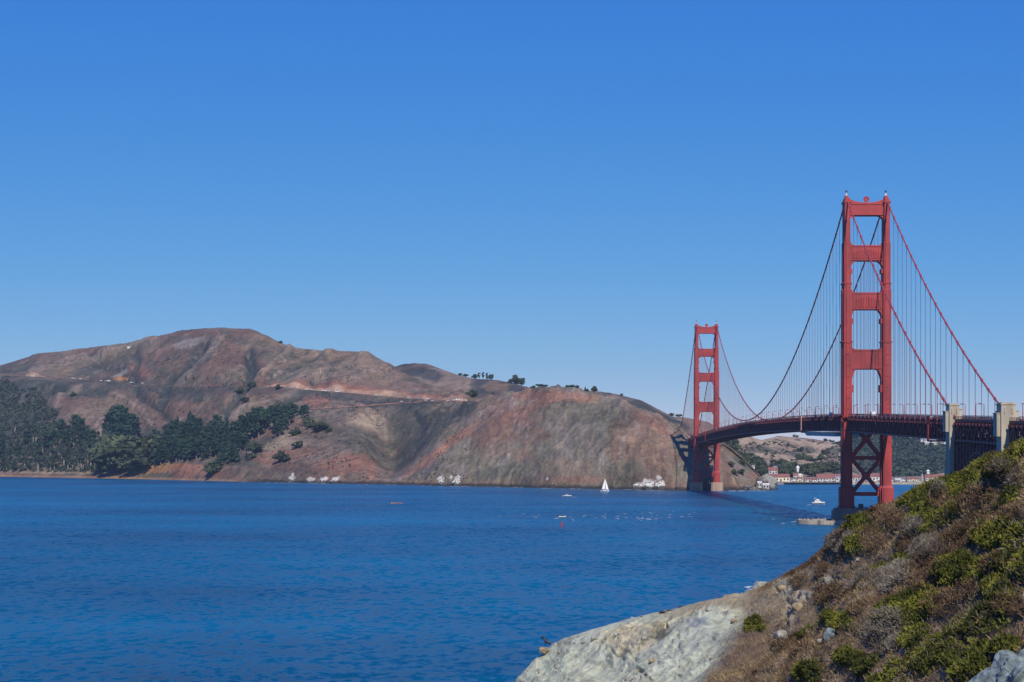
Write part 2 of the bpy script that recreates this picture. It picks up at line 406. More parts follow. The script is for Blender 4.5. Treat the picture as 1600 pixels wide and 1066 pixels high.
spur = np.zeros_like(u); gully = np.zeros_like(u)
for pts, wd in SPURS: spur = np.maximum(spur, np.exp(-near_line(pts, wd, px2 + wob_, y0_ + wob2_) ** 2 * .8))
for pts, wd in GULLS: gully = np.maximum(gully, np.exp(-near_line(pts, wd, px2 + wob_, y0_ + wob2_) ** 2 * .8))
below = sst(.43, .50, s2) * (1 - sst(.556, .575, s2)) * (px2 < 760)
dz = fade * (1 - .55 * cliff) * (40 * gul + 22 * g2 + 5 * (ridged((lat + .3 * v) / 42, v / 230, 29, 3) - .6) + 13 * spur - 20 * gully)
head.Z += np.where(below > 0, np.minimum(dz, dz * (1 - below) - 6 * below * fade), dz)
head.Z += fade * cliff * (24 * (ridged((u - .7 * head.Z) / 48, (head.Z + u) / 150, 33, 5) - .6))
rough_w = np.clip(head.Z / 25, .12, 1) * (1 - road_w)
head.Z += rough_w * (3.6 * (fbm(u / 24, v / 40, 11, 4) - .5) + (1 + 2.4 * cliff) * 2.2 * (ridged(u / 15, (v + head.Z) / 20, 14, 3) - .5))
# broken rock at the waterline
bz = sst(.035, .06, s2) * (1 - sst(.085, .14, s2)) * sst(380, 470, px2)
head.Z += bz * 9 * (fbm(u / 11, v / 13, 57, 3) - .42)
head.Z = np.where(s2 < .03, np.minimum(head.Z, -1), head.Z)

DRY = (.198, .138, .086); PUR = (.152, .092, .064); SCRUB = (.080, .080, .054); DARKSCR = (.050, .055, .047); RUST = (.275, .118, .072)
TAN = (.36, .27, .17); ROCK = (.195, .155, .120); ORANGE = (.36, .17, .06); WET = (.030, .028, .024); PALE = (.34, .30, .26)
yh = head.yimg()
n1 = fbm(u / 210, v / 300, 5, 5); n2 = fbm(u / 60, v / 110, 6, 5); n3 = fbm((u + .5 * v) / 45, v / 260, 8, 4); n4 = fbm(u / 16, v / 22, 9, 4)
col = np.empty(u.shape + (3,)); col[:] = DRY
col = mixc(col, PUR, sst(.40, .60, n1))
col = mixc(col, SCRUB, .85 * sst(.50, .60, n3 * .6 + n2 * .4))
# scrub dark in gullies, bleached grass on spurs; also puts gully shading into colour
gv = 1.0 * gul + .75 * g2 + .35 * (n2 - .5)
col = mixc(col, DARKSCR, .80 * sst(.02, -.22, gv)) if False else mixc(col, DARKSCR, .50 * (1 - sst(-.22, -.02, gv)))
col = mixc(col, (.245, .176, .126), .45 * sst(.08, .24, gv))
spk = sst(.56, .64, fbm(u / 6.5, v / 9, 121, 2)) * sst(.40, .58, fbm(u / 90, v / 130, 122, 3)); spk2 = sst(.60, .66, fbm(u / 13, v / 17, 123, 2))
def blob(c, colr, bx, by, rx, ry, rot=0, k=1.0, soft=.38, P=None, Y=None, nz=None):
    P = px2 if P is None else P; Y = yh if Y is None else Y; nz = n4 if nz is None else nz
    a = R(rot); dx = P - bx; dy = Y - by
    q = np.hypot((dx * math.cos(a) + dy * math.sin(a)) / rx, (-dx * math.sin(a) + dy * math.cos(a)) / ry) + (nz - .5) * .9 + ((n2 - .5) * .5 if nz is n4 else 0)
    return mixc(c, colr, k * (1 - sst(1 - soft, 1 + soft * .4, q)))
for a in [(PUR, 345, 560, 70, 26), (RUST, 400, 572, 24, 14, 20, .45), (DARKSCR, 392, 570, 13, 26, 0, .9), (DARKSCR, 315, 552, 16, 34, 42, .75), (PALE, 296, 536, 28, 7, -12, .45),
          (RUST, 215, 575, 22, 9, 30, .6), (DRY, 520, 570, 80, 16, -24, .8), (SCRUB, 470, 575, 50, 10, -24, .75), (DARKSCR, 528, 566, 26, 5, -26, .7), (DRY, 570, 580, 50, 14, 25, .7),
          (DRY, 120, 575, 70, 9, -22, .6), (DARKSCR, 170, 572, 60, 10, -10, .6), (DARKSCR, 40, 578, 70, 12, -8, .55), (DRY, 150, 632, 60, 22, 0, .8), (PUR, 110, 630, 36, 14, 0, .7),
          (DARKSCR, 62, 606, 110, 13, 5, .9), (DARKSCR, 10, 650, 80, 60, 0, .9), (DARKSCR, 60, 690, 110, 34, 0, .8), (PUR, 255, 640, 70, 30, 0, .7), (DARKSCR, 285, 618, 60, 10, 5, .55),
          (DRY, 385, 632, 50, 8, -26, .85), (DRY, 430, 628, 60, 9, -26, .7), (SCRUB, 460, 622, 50, 7, -24, .8), (RUST, 495, 626, 26, 12, 0, .75), (DARKSCR, 520, 618, 30, 7, 10, .7),
          (TAN, 582, 662, 36, 15, 14, .75), (SCRUB, 560, 690, 60, 26, 10, .8), (SCRUB, 640, 670, 60, 40, -30, .85), (DARKSCR, 700, 650, 50, 14, -32, .7), (DARKSCR, 620, 632, 90, 7, -2, .8),
          (SCRUB, 600, 720, 40, 14, 0, .7), (TAN, 440, 690, 34, 12, -30, .6), (RUST, 440, 712, 50, 12, -10, .55), (ROCK, 470, 690, 24, 12, -20, .6), (RUST, 540, 725, 46, 18, 0, .75),
          (ORANGE, 250, 733, 40, 9, -8, .8), (RUST, 300, 735, 40, 12, 0, .8), (RUST, 582, 735, 9, 18, 0, .6), (PUR, 380, 738, 60, 12, 0, .5)]:
    col = blob(col, a[0], *a[1:])
col = mixc(col, DARKSCR, .85 * sst(.35, .75, gully)); col = mixc(col, (.27, .20, .145), .6 * sst(.45, .85, spur))  # gully scrub and spur grass lines, doubling as painted relief shading
col = mixc(col, DARKSCR, .55 * spk * (s2 < .93)); col = mixc(col, (.27, .20, .145), .25 * spk2 * (1 - spk)); col = mixc(col, DARKSCR, .45 * (px2 < 640) * sst(.49, .53, s2) * (1 - sst(.556, .562, s2)))
# the cliff beside the bridge
cl = sst(.0, 24, (px2 - 600) - (748 - yh) * 1.25) * (1 - sst(1085, 1110, px2))
rk = np.empty_like(col); rk[:] = ROCK
dg = (px2 * .64 - yh * .77); dp_ = (px2 * .77 + yh * .64)     # bedding of the cliff dips to the left
st = fbm(dp_ / 11, dg / 90, 141, 4); st2 = ridged(dp_ / 26, dg / 150, 143, 4)
rk = mixc(rk, (.115, .098, .082), .8 * sst(.52, .62, st)); rk = mixc(rk, (.25, .205, .155), .6 * sst(.72, .84, st2))
rk = mixc(rk, (.165, .140, .098), sst(.42, .6, fbm(u / 45, head.Z / 60, 41, 4))); rk = mixc(rk, (.225, .125, .085), .6 * sst(.52, .66, fbm(u / 80, head.Z / 60, 43, 4)))
rk = mixc(rk, SCRUB, .38 * sst(.54, .64, fbm(u / 22, head.Z / 26, 44, 4))); rk = mixc(rk, PALE, .2 * sst(.62, .72, fbm(u / 12, head.Z / 30, 47, 3)))
col = col + (rk - col) * (cl * sst(.05, .09, s2) * (1 - sst(.86, .92, s2)))[..., None]
for a in [(RUST, 690, 702, 82, 9, -37, .65), (ORANGE, 660, 722, 46, 4, -37, .3), (RUST, 810, 648, 60, 12, -24, .5), (RUST, 880, 620, 70, 9, 3, .55), (PUR, 760, 672, 40, 22, -40, .6),
          (RUST, 780, 690, 40, 18, -40, .2), (RUST, 1020, 662, 34, 7, 32, .35), (SCRUB, 945, 655, 36, 16, 10, .35), (SCRUB, 860, 700, 40, 20, 0, .2), (DRY, 890, 730, 70, 14, 0, .45),
          (SCRUB, 770, 740, 60, 10, -10, .5), (DARKSCR, 1045, 655, 14, 4, 30, .8), (RUST, 910, 750, 50, 7, 0, .3),
          (ROCK, 1150, 735, 60, 22, 20, .8), (PUR, 1135, 735, 9, 28, -10, .8), (SCRUB, 1160, 722, 26, 6, 38, .8), (DRY, 1140, 705, 14, 6, 30, .8), (RUST, 1180, 745, 14, 6, 20, .4), (TAN, 1147, 752, 3, 9, -15, .8)]:
    col = blob(col, a[0], *a[1:])
# bare cuts above the road, turf below it
cut = (px2 < 742) * (s2 > .583) * (1 - sst(.60, .645, s2 + (n2 - .5) * .05))
cutn = np.interp(PX, [-260, 60, 110, 125, 170, 200, 250, 270, 370, 380, 400, 420, 560, 600, 640, 735, 745, 1300], [0, .3, .3, 1, 1, .3, .3, .9, .9, .2, .3, .9, .9, .5, .9, 1, 0, 0])[None]
col = mixc(col, RUST, np.clip(cut * cutn * 1.1, 0, .85))
col = mixc(col, (.40, .265, .175), .85 * (px2 < 740) * (px2 > 40) * (1 - sst(.006, .014, np.abs(s2 - .592))) * (.6 + .4 * sst(.4, .55, n2)))
col = blob(col, ORANGE, 187, 592, 12, 4, 0, .95)
col = blob(col, PALE, 190, 584, 16, 3, -20, .6)
# wave-washed foot, beach at the cove
foot = 1 - sst(2.0, 6.5, head.Z + 4 * (n4 - .5))
col = mixc(col, WET, foot * sst(330, 420, px2) * .9)
col = mixc(col, (.26, .15, .085), foot * (1 - sst(330, 420, px2)) * .9)
col = mixc(col, TAN, .5 * (px2 < 170) * (px2 > 30) * (1 - sst(0, 1.2, np.abs((yh - 738.5) / 2.5))))
# droppings of sea birds on the rocks at the waterline
gu = np.zeros_like(u)
for bx, by, rx, ry in [(457, 745, 5, 5), (487, 749, 7, 3), (505, 748, 8, 4), (523, 748, 7, 4), (690, 749, 6, 5), (704, 746, 3, 4), (715, 749, 6, 6), (855, 748, 1.5, 1.5), (1002, 757, 7, 4), (1016, 752, 8, 5), (1029, 747, 6, 4)]:
    q = np.hypot((px2 - bx) / rx, (yh - by) / ry); gu = np.maximum(gu, (1 - sst(.75, 1.15, q + (n4 - .5) * 1.1 + (vn(u / 5, head.Z / 4, 77) - .5) * .9)))
col = mixc(col, (.66, .63, .57), gu * .62)
head.build('headland', M['hill'], col)

# hills behind the headland
def far_hill(name, x0, x1, step, knots_pts, HKn, amp, seed, palette, rows=120):
    P = np.arange(x0, x1, step); Dk, Zk = [], []
    for kp in knots_pts:
        a = np.array(kp, float); D = smooth1(np.interp(P, a[:, 0], a[:, 1]), 12); Yv = np.interp(P, a[:, 0], a[:, 2])
        Dk.append(D); Zk.append(np.where(Yv > 9000, -4, zof(Yv, D)))
    T = Terrain(P, HKn, np.stack(Dk), np.maximum(np.stack(Zk), -4), rows); T.S_shore = 0
    s = np.broadcast_to(T.S[:, None], T.X.shape)
    ridge_s = HKn[-2]
    wgt = np.clip(T.Z / 60, 0, 1) * (1 - .7 * sst(ridge_s - .12, ridge_s, s))
    T.Z += wgt * (amp * (ridged((T.X + .2 * T.Y) / 260, T.Y / 700, seed, 4) - .6) + amp * .25 * (fbm(T.X / 40, T.Y / 60, seed + 5, 4) - .5))
    return T, palette(T, s)
def pal_c(T, s):
    c = np.empty(T.X.shape + (3,)); c[:] = (.225, .165, .118)
    a = fbm(T.X / 160, T.Y / 240, 61, 5); b = fbm(T.X / 34, T.Y / 60, 62, 4)
    c = mixc(c, PUR, sst(.45, .6, a)); c = mixc(c, DARKSCR, .85 * sst(.5, .6, .5 * a + .5 * b))
    y = T.yimg(); p = np.broadcast_to(T.px[None], y.shape)
    for q in [(DARKSCR, 668, 585, 30, 10, 15, .85), (DARKSCR, 752, 603, 16, 16, 0, .8), (DRY, 775, 606, 26, 9, 10, .8), (DARKSCR, 1052, 662, 26, 9, 20, .9), (DARKSCR, 1000, 632, 60, 4, 25, .5)]:
        c = blob(c, q[0], *q[1:], P=p, Y=y, nz=b)
    return c
rC = [(520, 5500, 640), (560, 5500, 612), (600, 5500, 580), (625, 5500, 571.5), (648, 5500, 568), (664, 5450, 568.5), (690, 5300, 577), (720, 5200, 587), (745, 5100, 592), (775, 5000, 595), (800, 4900, 600), (830, 4800, 609),
      (870, 4700, 617), (900, 4650, 613), (930, 4600, 612), (960, 4600, 617), (1000, 4550, 626.5), (1030, 4500, 641), (1050, 4500, 651), (1075, 4500, 654), (1105, 4500, 659), (1118, 4500, 665), (1126, 4520, 684), (1134, 4540, 706)]
def off(pts, dd, y=None, k=None): return [(p, d + dd, (y if y is not None else yy + k)) for p, d, yy in pts]
hc, colc = far_hill('hills', 510, 1135, 1.5, [off(rC, -1100, 9999), off(rC, -1000, 712), off(rC, -420, None, 26), rC, off(rC, 900, 9999)], [0, .05, .45, .85, 1.0], 26, 71, pal_c)
hc.build('hills', M['hill'], colc)

def pal_d(T, s):
    c = np.empty(T.X.shape + (3,)); c[:] = (.36, .265, .175)
    a = fbm(T.X / 120, T.Y / 170, 81, 5); b = fbm(T.X / 26, T.Y / 40, 82, 4)
    c = mixc(c, (.27, .19, .13), sst(.48, .62, a)); c = mixc(c, SCRUB, .8 * sst(.54, .62, .55 * a + .45 * b)); c = mixc(c, DARKSCR, .8 * sst(.66, .74, b))
    y = T.yimg(); p = np.broadcast_to(T.px[None], y.shape)
    for q in [(SCRUB, 1185, 702, 24, 7, 0, .8), (PUR, 1235, 697, 16, 3, 0, .7), (SCRUB, 1262, 703, 16, 6, 0, .85), (SCRUB, 1300, 705, 14, 8, -20, .8), (DARKSCR, 1148, 722, 26, 8, 12, .8), (DARKSCR, 1185, 728, 26, 10, 20, .8), (PUR, 1300, 716, 12, 5, 0, .6), (SCRUB, 1290, 735, 60, 8, 0, .7)]:
        c = blob(c, q[0], *q[1:], P=p, Y=y, nz=b)
    c = mixc(c, (.24, .21, .17), (1 - sst(4, 9, T.Z)) * .9)
    return c
rD = [(1080, 4600, 700), (1110, 4600, 694), (1130, 4600, 689), (1150, 4600, 684), (1168, 4600, 681), (1180, 4650, 685), (1190, 4700, 688), (1205, 4750, 684), (1215, 4800, 681.5), (1240, 4850, 683),
      (1270, 4850, 686), (1300, 4800, 691), (1318, 4750, 699), (1330, 4600, 716), (1345, 4400, 738), (1365, 4300, 744), (1400, 4250, 745.5), (1440, 4200, 744), (1480, 4200, 738), (1540, 4200, 734), (1640, 4300, 730), (1760, 4300, 730)]
PD = [p for p, d, y in rD]; dD = {p: d for p, d, y in rD}; yD = {p: y for p, d, y in rD}
sh = 3194
hd_, cold = far_hill('harbour_hills', 1080, 1761, 1.5, [[(p, sh - 4, 9999) for p in PD], [(p, sh, 754.2) for p in PD], [(p, sh + 260, 750.3) for p in PD], [(p, sh + 420, min(748.6, 752)) for p in PD],
      [(p, .55 * (sh + 450) + .45 * dD[p], 748 + (yD[p] - 748) * .42) for p in PD], [(p, .2 * (sh + 450) + .8 * dD[p], 748 + (yD[p] - 748) * .80) for p in PD], rD, off(rD, 500, 9999)],
      [0, .01, .1, .2, .42, .66, .86, 1.0], 20, 91, pal_d, 150)
hd_.build('harbour_hills', M['hill'], cold)

def pal_e(T, s):
    c = np.empty(T.X.shape + (3,)); c[:] = (.060, .072, .050)
    a = fbm(T.X / 60, T.Y / 90, 95, 4); return mixc(c, (.075, .07, .05), sst(.5, .65, a))
rE = [(1270, 5600, 716), (1300, 5600, 702), (1320, 5600, 692), (1335, 5600, 683), (1350, 5600, 680.5), (1390, 5600, 684), (1415, 5600, 689), (1450, 5600, 691.5), (1480, 5600, 693), (1560, 5600, 694), (1640, 5600, 700), (1760, 5600, 706)]
he, cole = far_hill('wooded_hill', 1270, 1761, 2.0, [off(rE, -1250, 9999), off(rE, -1200, 748.0), off(rE, -700, 728), off(rE, -250, 706), rE, off(rE, 900, 9999)], [0, .03, .35, .65, .85, 1.0], 12, 101, pal_e, 90)
he.build('wooded_hill', M['hill'], cole)

# coast road and the lower track, draped along their benches
def strip(name, T, px_a, px_b, fn, width, m, lift=.9):
    vs, fs = [], []
    for p in np.arange(px_a, px_b, 1.5):
        g = fn(p); d = g.y - CY; k = (p - VX) / F
        for e in (-width / 2, width / 2):
            dd = d + e; vs.append((CX + k * dd, CY + dd, T.zat(p, dd) + lift))
    for i in range(len(vs) // 2 - 1): fs.append((2 * i, 2 * i + 2, 2 * i + 3, 2 * i + 1))
    me = bpy.data.meshes.new(name); me.from_pydata(vs, [], fs); me.update(); me.materials.append(m)
    return tag(link_mesh(name, me, None), kind='structure')
def road_pt(p):
    c = int(round((p - PX[0]) / 1.5)); d = sd[c] + ro_d[c] + 10
    return Vector((CX + (p - VX) / F * d, CY + d, head.zat(p, d)))
M['road'] = mat('dusty_road', (.30, .22, .16), .95, .15, .05)
M['track'] = mat('dirt_track', (.30, .16, .10), .95, .2, .05)
strip('coast_road', head, -250, 738, road_pt, 16, M['road'])
trk = lerp_pts(np.arange(480, 735), [(480, 641), (520, 638.5), (560, 636.5), (600, 633), (650, 629.5), (700, 628), (735, 628)])
strip('dirt_track', head, 481, 733, lambda p: head.hit(p, float(np.interp(p, np.arange(480, 735), trk))), 9, M['track'], 1.2)
# ------------------------------------------------------------------ the bridge
SPAN, SIDE, CXX = 1280.0, 343.0, 13.7
def z_deck(y):
    if y < 0: return 75 + .026 * y
    if y > SPAN: return 75 - .026 * (y - SPAN)
    t = y / SPAN; return 75 + 24.5 * t * (1 - t)
def z_cable(y):
    if 0 <= y <= SPAN: return 84 + 143 * (2 * y / SPAN - 1) ** 2
    q = -y if y < 0 else y - SPAN; t = q / SIDE
    return 227 - 157.5 * t - 41 * t * (1 - t)
bridge = tag(empty('suspension_bridge'), 'long red suspension bridge with two tall portal towers crossing the strait', 'bridge')

def cruci(wm, ws, D, Ds, cx=0, cy=0):
    w2, s2, d2, e2 = wm / 2, ws / 2, D / 2, Ds / 2
    mid = (w2 + s2) / 2; f2 = d2 - .7
    q = [(w2, d2), (w2, f2), (mid, f2), (mid, e2), (s2, e2)]
    pts = [(x, y) for x, y in q] + [(x, -y) for x, y in q[::-1]] + [(-x, -y) for x, y in q] + [(-x, y) for x, y in q[::-1]]
    return [(cx + x, cy + y) for x, y in pts]
def leg_mesh(sx, name):
    b = MB(); c = sx * CXX
    secs = [(11, 12.4, (7.4, 10.6, 19.5, 10.5)), (12.4, 25.0, (6.2, 9.6, 18, 9.5)), (26.6, 64, (4.1, 7.4, 15.4, 6.0)), (64, 126.1, (4.0, 7.2, 15, 6)), (126.9, 162.6, (3.9, 6.9, 14.6, 5.8)),
            (163.2, 166.6, (3.7, 6.1, 13.6, 5.4)), (167.4, 195.3, (3.6, 5.9, 13.2, 5.2)), (195.9, 223, (3.4, 4.6, 12, 5))]
    for a, z, k in secs: b.prism(cruci(*k, cx=c), 'z', a, z)
    b.prism(cruci(6.2, 9.6, 18, 9.5, cx=c), 'z', 25.0, 26.6, cruci(4.2, 7.6, 15.8, 6.4, cx=c))
    for z0, k in ((126.1, (4.9, 7.8, 15.5, 9.6)), (166.6, (4.6, 6.8, 14.2, 8.6))): b.prism(cruci(*k, cx=c), 'z', z0, z0 + .8)
    b.prism(cruci(3.9, 6.9, 14.6, 5.8, cx=c), 'z', 162.6, 163.2, cruci(3.7, 6.1, 13.6, 5.4, cx=c))
    b.prism(cruci(3.6, 5.9, 13.2, 5.2, cx=c), 'z', 195.3, 195.9, cruci(3.4, 4.6, 12, 5, cx=c))
    # saddle housing
    b.prism(cruci(4.4, 5.6, 12.6, 8, cx=c), 'z', 223, 224.2); b.prism(cruci(3.0, 4.0, 10, 6, cx=c), 'z', 224.2, 226.0)
    b.prism([(c - 1.5, -4), (c + 1.5, -4), (c + 1.5, 4), (c - 1.5, 4)], 'z', 226.0, 228.4, [(c - .8, -2), (c + .8, -2), (c + .8, 2), (c - .8, 2)])
    # plate seams on the front face
    for z in np.arange(34, 222, 7.6): b.box(c - 1.2, c + 1.2, -.5 * (15.4 if z < 126 else 14.6 if z < 162 else 13.2 if z < 195 else 12) - .09, 0, z, z + .22)
    return b.mesh('leg', M['red'])
def arc(x0, z0, r, h, sx, up, n=6):
    """corner bracket between a leg face (x0) and a strut edge (z0); up=-1 hangs below the strut"""
    p = [(x0, z0)]
    for k in range(n + 1):
        t = k / n * math.pi / 2
        p.append((x0 - sx * r * (1 - math.sin(t)), z0 + up * h * (1 - math.cos(t))))
    return p
def strut_mesh(z0, z1, inner, lower, upper, dep, kind, name='portal_strut'):
    b = MB(); e = inner + .6
    b.box(-e, e, -dep, dep, z0, z1)
    b.box(-e, e, -dep - .35, -dep, z1 - 1.0, z1 - .2); b.box(-e, e, -dep - .35, -dep, z0 + .3, z0 + 1.1)
    b.box(-e, e, dep, dep + .35, z1 - 1.0, z1 - .2); b.box(-e, e, dep, dep + .35, z0 + .3, z0 + 1.1)
    for sx in (-1, 1):
        r, h = lower; b.prism(arc(sx * e, z0, r + .6, h, sx, -1), 'y', -dep + .25, dep - .25)
        r, h = upper; b.prism(arc(sx * e, z1, r + .6, h, sx, 1), 'y', -dep + .25, dep - .25)
        if kind != 'top' and lower[1] > 6:
            b.box(sx * e - 1.5 if sx > 0 else sx * e, sx * e if sx > 0 else sx * e + 1.5, -dep - .1, dep + .1, z0 - lower[1] - 1.4, z0 - lower[1] * .75)
    H = z1 - z0
    if kind == 'carved':
        n = 17
        for i in range(n):
            x = -inner + 1.2 + (2 * inner - 2.4) * i / (n - 1); q = abs(i - (n - 1) / 2) / ((n - 1) / 2)
            hh = (H - 4.2) * (.55 + .45 * (1 - q) if i % 2 else .95 - .3 * q)
            for sy in (-1, 1):
                y = sy * dep
                b.box(x - .28, x + .28, min(y, y + sy * .8), max(y, y + sy * .8), z0 + 1.7, z0 + 1.7 + hh)
        b.box(-inner + .3, -inner + .8, -dep - .5, dep + .5, z0 + 1.4, z1 - 1.3); b.box(inner - .8, inner - .3, -dep - .5, dep + .5, z0 + 1.4, z1 - 1.3)
    elif kind == 'ribbed':
        for i in range(13):
            x = -inner + 1 + (2 * inner - 2) * i / 12
            b.box(x - .12, x + .12, -dep - .14, dep + .14, z0 + 1.3, z1 - 1.2)
    elif kind == 'top':
        n = 15; pts = [(-e, z1 - .1)]
        for i in range(n + 1):
            x = -e + 2 * e * i / n; pts.append((x, z1 + .35 + 3.0 * abs(x / e) ** 2.6))
        pts.append((e, z1 - .1)); b.prism(pts[::-1], 'y', -dep + .4, dep - .4)
        for i in range(16):
            x = -inner + .8 + (2 * inner - 1.6) * i / 15; b.box(x - .1, x + .1, -dep - .12, dep + .12, z0 + 1.3, z1 - 1.2)
        for i in range(11):
            x = -9 + 1.8 * i; zz = z1 + .3 + 3.0 * abs(x / e) ** 2.6; b.box(x - .06, x + .06, -3.1, -2.95, zz, zz + 1.2)
    return b.mesh(name, M['red'])
def brace_mesh():
    b = MB(); i = 10.6
    for za, zb in ((71.5, 45.8), (45.8, 20.7)):
        zc = (za + zb) / 2
        for sx in (-1, 1):
            b.bar((sx * i, 0, za), (sx * 1.2, 0, zc + 1.3), 5.0, 2.3, up=(0, 0, 1)); b.bar((sx * i, 0, zb), (sx * 1.2, 0, zc - 1.3), 5.02, 2.3)
        b.prism([(-2.6, zc), (-1.6, zc + 2.8), (1.6, zc + 2.8), (2.6, zc), (1.6, zc - 2.8), (-1.6, zc - 2.8)], 'y', -2.6, 2.6)
        for sx in (-1, 1):
            b.prism([(sx * i, zb + 4.4), (sx * (i - 4.2), zb), (sx * i, zb - 3.6 if zb > 30 else zb)], 'y', -2.7, 2.7)
    return b.mesh('cross_brace', M['red'])
def hbrace_mesh(z):
    b = MB(); b.box(-10.4, 10.4, -2.4, 2.4, z - 1.35, z + 1.35); b.box(-10.4, 10.4, -2.55, 2.55, z - .25, z + .25); return b.mesh('horizontal_brace', M['red'])
def beacon(tw, sx):
    b = MB(); b.lathe([(.95, 228.4), (.8, 229.2), (.45, 229.5), (.45, 230.6)], (sx * CXX, 0, 0), 10); o = b.build('beacon', M['lime'], tw)
    b = MB(); b.lathe([(.55, 230.6), (.7, 230.9), (.7, 231.7), (.25, 232.2)], (sx * CXX, 0, 0), 10)
    return o, b.build('beacon_lamp', M['dark'], tw)
strut_specs = [(214.3, 223, 11.9, (4.2, 6.4), (.4, .4), 3.4, 'top'), (182.8, 193.6, 10.9, (4.2, 7.4), (3.8, 2.6), 3.7, 'carved'), (148.8, 160.8, 10.4, (3.6, 8.2), (3.4, 3.0), 4.0, 'carved'),
               (107.4, 121.2, 10.2, (3.4, 14.5), (3.2, 3.0), 4.2, 'ribbed')]
legs = [leg_mesh(sx, 'leg') for sx in (-1, 1)]
struts = [strut_mesh(*k) for k in strut_specs]; brace = brace_mesh(); hb = [hbrace_mesh(45.8), hbrace_mesh(20.7)]
wreath = MB()
pts = [(1.75 * math.cos(t), -1.2, 225.9 + 1.75 * math.sin(t)) for t in np.linspace(0, 2 * math.pi, 17)]
wreath.tube(pts, .34, 6); wreath.lathe([(1.5, -.3), (1.5, .3)], (0, 0, 0), 16)
wreath.v = wreath.v[:17 * 6] + [(x, z - .9, 225.9 + y) for x, y, z in wreath.v[17 * 6:]]
wreath.box(-.5, .5, -1.3, -.3, 223.2, 224.3)
wreath_me = wreath.mesh('wreath', M['red'])
def tower(y0, kind):
    t = empty('tower', (0, y0, 0), bridge); t['label'] = 'nearer tower standing behind the hillside' if kind == 's' else 'farther tower at the foot of the brown cliff'
    for me in legs: link_mesh('leg', me, None, t)
    for me in struts: link_mesh('portal_strut', me, None, t)
    link_mesh('cross_brace', brace, None, t)
    for me in hb: link_mesh('horizontal_brace', me, None, t)
    for sx in (-1, 1): beacon(t, sx)
    link_mesh('wreath', wreath_me, None, t)
    b = MB()
    if kind == 's':
        oc = [(-23.5, -8), (-19, -12.5), (19, -12.5), (23.5, -8), (23.5, 8), (19, 12.5), (-19, 12.5), (-23.5, 8)]
        b.prism(oc, 'z', -6, 9.5, [(x * .975, y * .96) for x, y in oc]); b.prism([(x * .92, y * .9) for x, y in oc], 'z', 9.5, 11)
        b.build('pier', M['dark_conc'], t)
        n = 48; vs = []; fs = []; b = MB()
        for k in range(n):
            th = 2 * math.pi * k / n; c, s_ = math.cos(th), math.sin(th)
            vs += [(48 * c, 24 * s_, -6), (48 * c, 24 * s_, 2.7), (44.5 * c, 20.5 * s_, 2.7), (44.5 * c, 20.5 * s_, -6)]
        for k in range(n):
            a, d = 4 * k, 4 * ((k + 1) % n)
            fs += [(a, d, d + 1, a + 1), (a + 1, d + 1, d + 2, a + 2), (a + 2, d + 2, d + 3, a + 3), (a + 3, d + 3, d, a)]
        b.add(vs, fs)
        for k in range(0, n): 
            th = 2 * math.pi * (k + .5) / n; x, y = 46.5 * math.cos(th), 22.5 * math.sin(th); b.box(x - .2, x + .2, y - .2, y + .2, 2.7, 3.6)
        b.build('fender', M['concrete'], t)
        b = MB()
        for k in range(26):
            x = -20 + 40 * k / 25; b.box(x - .09, x + .09, -11.5, -11.3, 11, 12.3)
        b.box(-20, 20, -11.5, -11.35, 12.1, 12.3); b.box(-6, -3.2, -8, -4, 11, 14); b.box(2, 4, -8, -5, 11, 13)
        b.build('pier_railing', M['dark'], t)
    else:
        for sx in (-1, 1):
            c = sx * 13.9; oc = [(c - 8.6, -9), (c - 6, -12), (c + 6, -12), (c + 8.6, -9), (c + 8.6, 9), (c + 6, 12), (c - 6, 12), (c - 8.6, 9)]
            b = MB(); b.prism(oc, 'z', -6, 11.3, [(c + (x - c) * .93, y * .93) for x, y in oc])
            for k in (-3, 0, 3): b.box(c + k - .5, c + k + .5, -12.3, -11.4, -4, 10.5)
            b.build('pier', M['pier_conc'], t)
    # footway balcony round each leg
    for sx in (-1, 1):
        b = MB()
        x0, x1 = sorted((sx * 17.9, sx * 20.6)); zd = 75
        b.box(x0, x1, -11, 11, zd - .9, zd - .2); 
        x2, x3 = sorted((sx * 14, sx * 20.6))
        for y in (-11, 8.3): b.box(x2, x3, y, y + 2.7, zd - .88, zd - .18)
        for y in np.arange(-11, 11.1, 2.2): b.box(sx * 20.5 - .08, sx * 20.5 + .08, y - .08, y + .08, zd - .2, zd + 1.3)
        b.box(sx * 20.5 - .1, sx * 20.5 + .1, -11, 11, zd + 1.15, zd + 1.35); b.box(sx * 20.5 - .06, sx * 20.5 + .06, -11, 11, zd + .3, zd + .45)
        for y in (-9.5, 0, 9.5): b.bar((sx * 17.2, y, zd - 4), (sx * 20.2, y, zd - .9), .35)
        b.build('balcony', M['red'], t)
    return t
tower(0, 's'); tower(SPAN, 'n')

# main cables with clamps
sus_y = [15.24 * k for k in range(1, 84)] + [-15.24 * k for k in range(1, 22)] + [SPAN + 15.24 * k for k in range(1, 18)]
for sx in (-1, 1):
    b = MB()
    ys_ = list(np.linspace(-SIDE - 6, 0, 46)) + list(np.linspace(0, SPAN, 120))[1:] + list(np.linspace(SPAN, SPAN + SIDE, 46))[1:]
    b.tube([(sx * CXX, y, z_cable(y)) for y in ys_], .52, 8)
    for y in sus_y:
        e = .55; b.tube([(sx * CXX, y - e, z_cable(y - e)), (sx * CXX, y + e, z_cable(y + e))], .80, 8)
    b.build('main_cable', M['cable'], bridge, smooth=False)
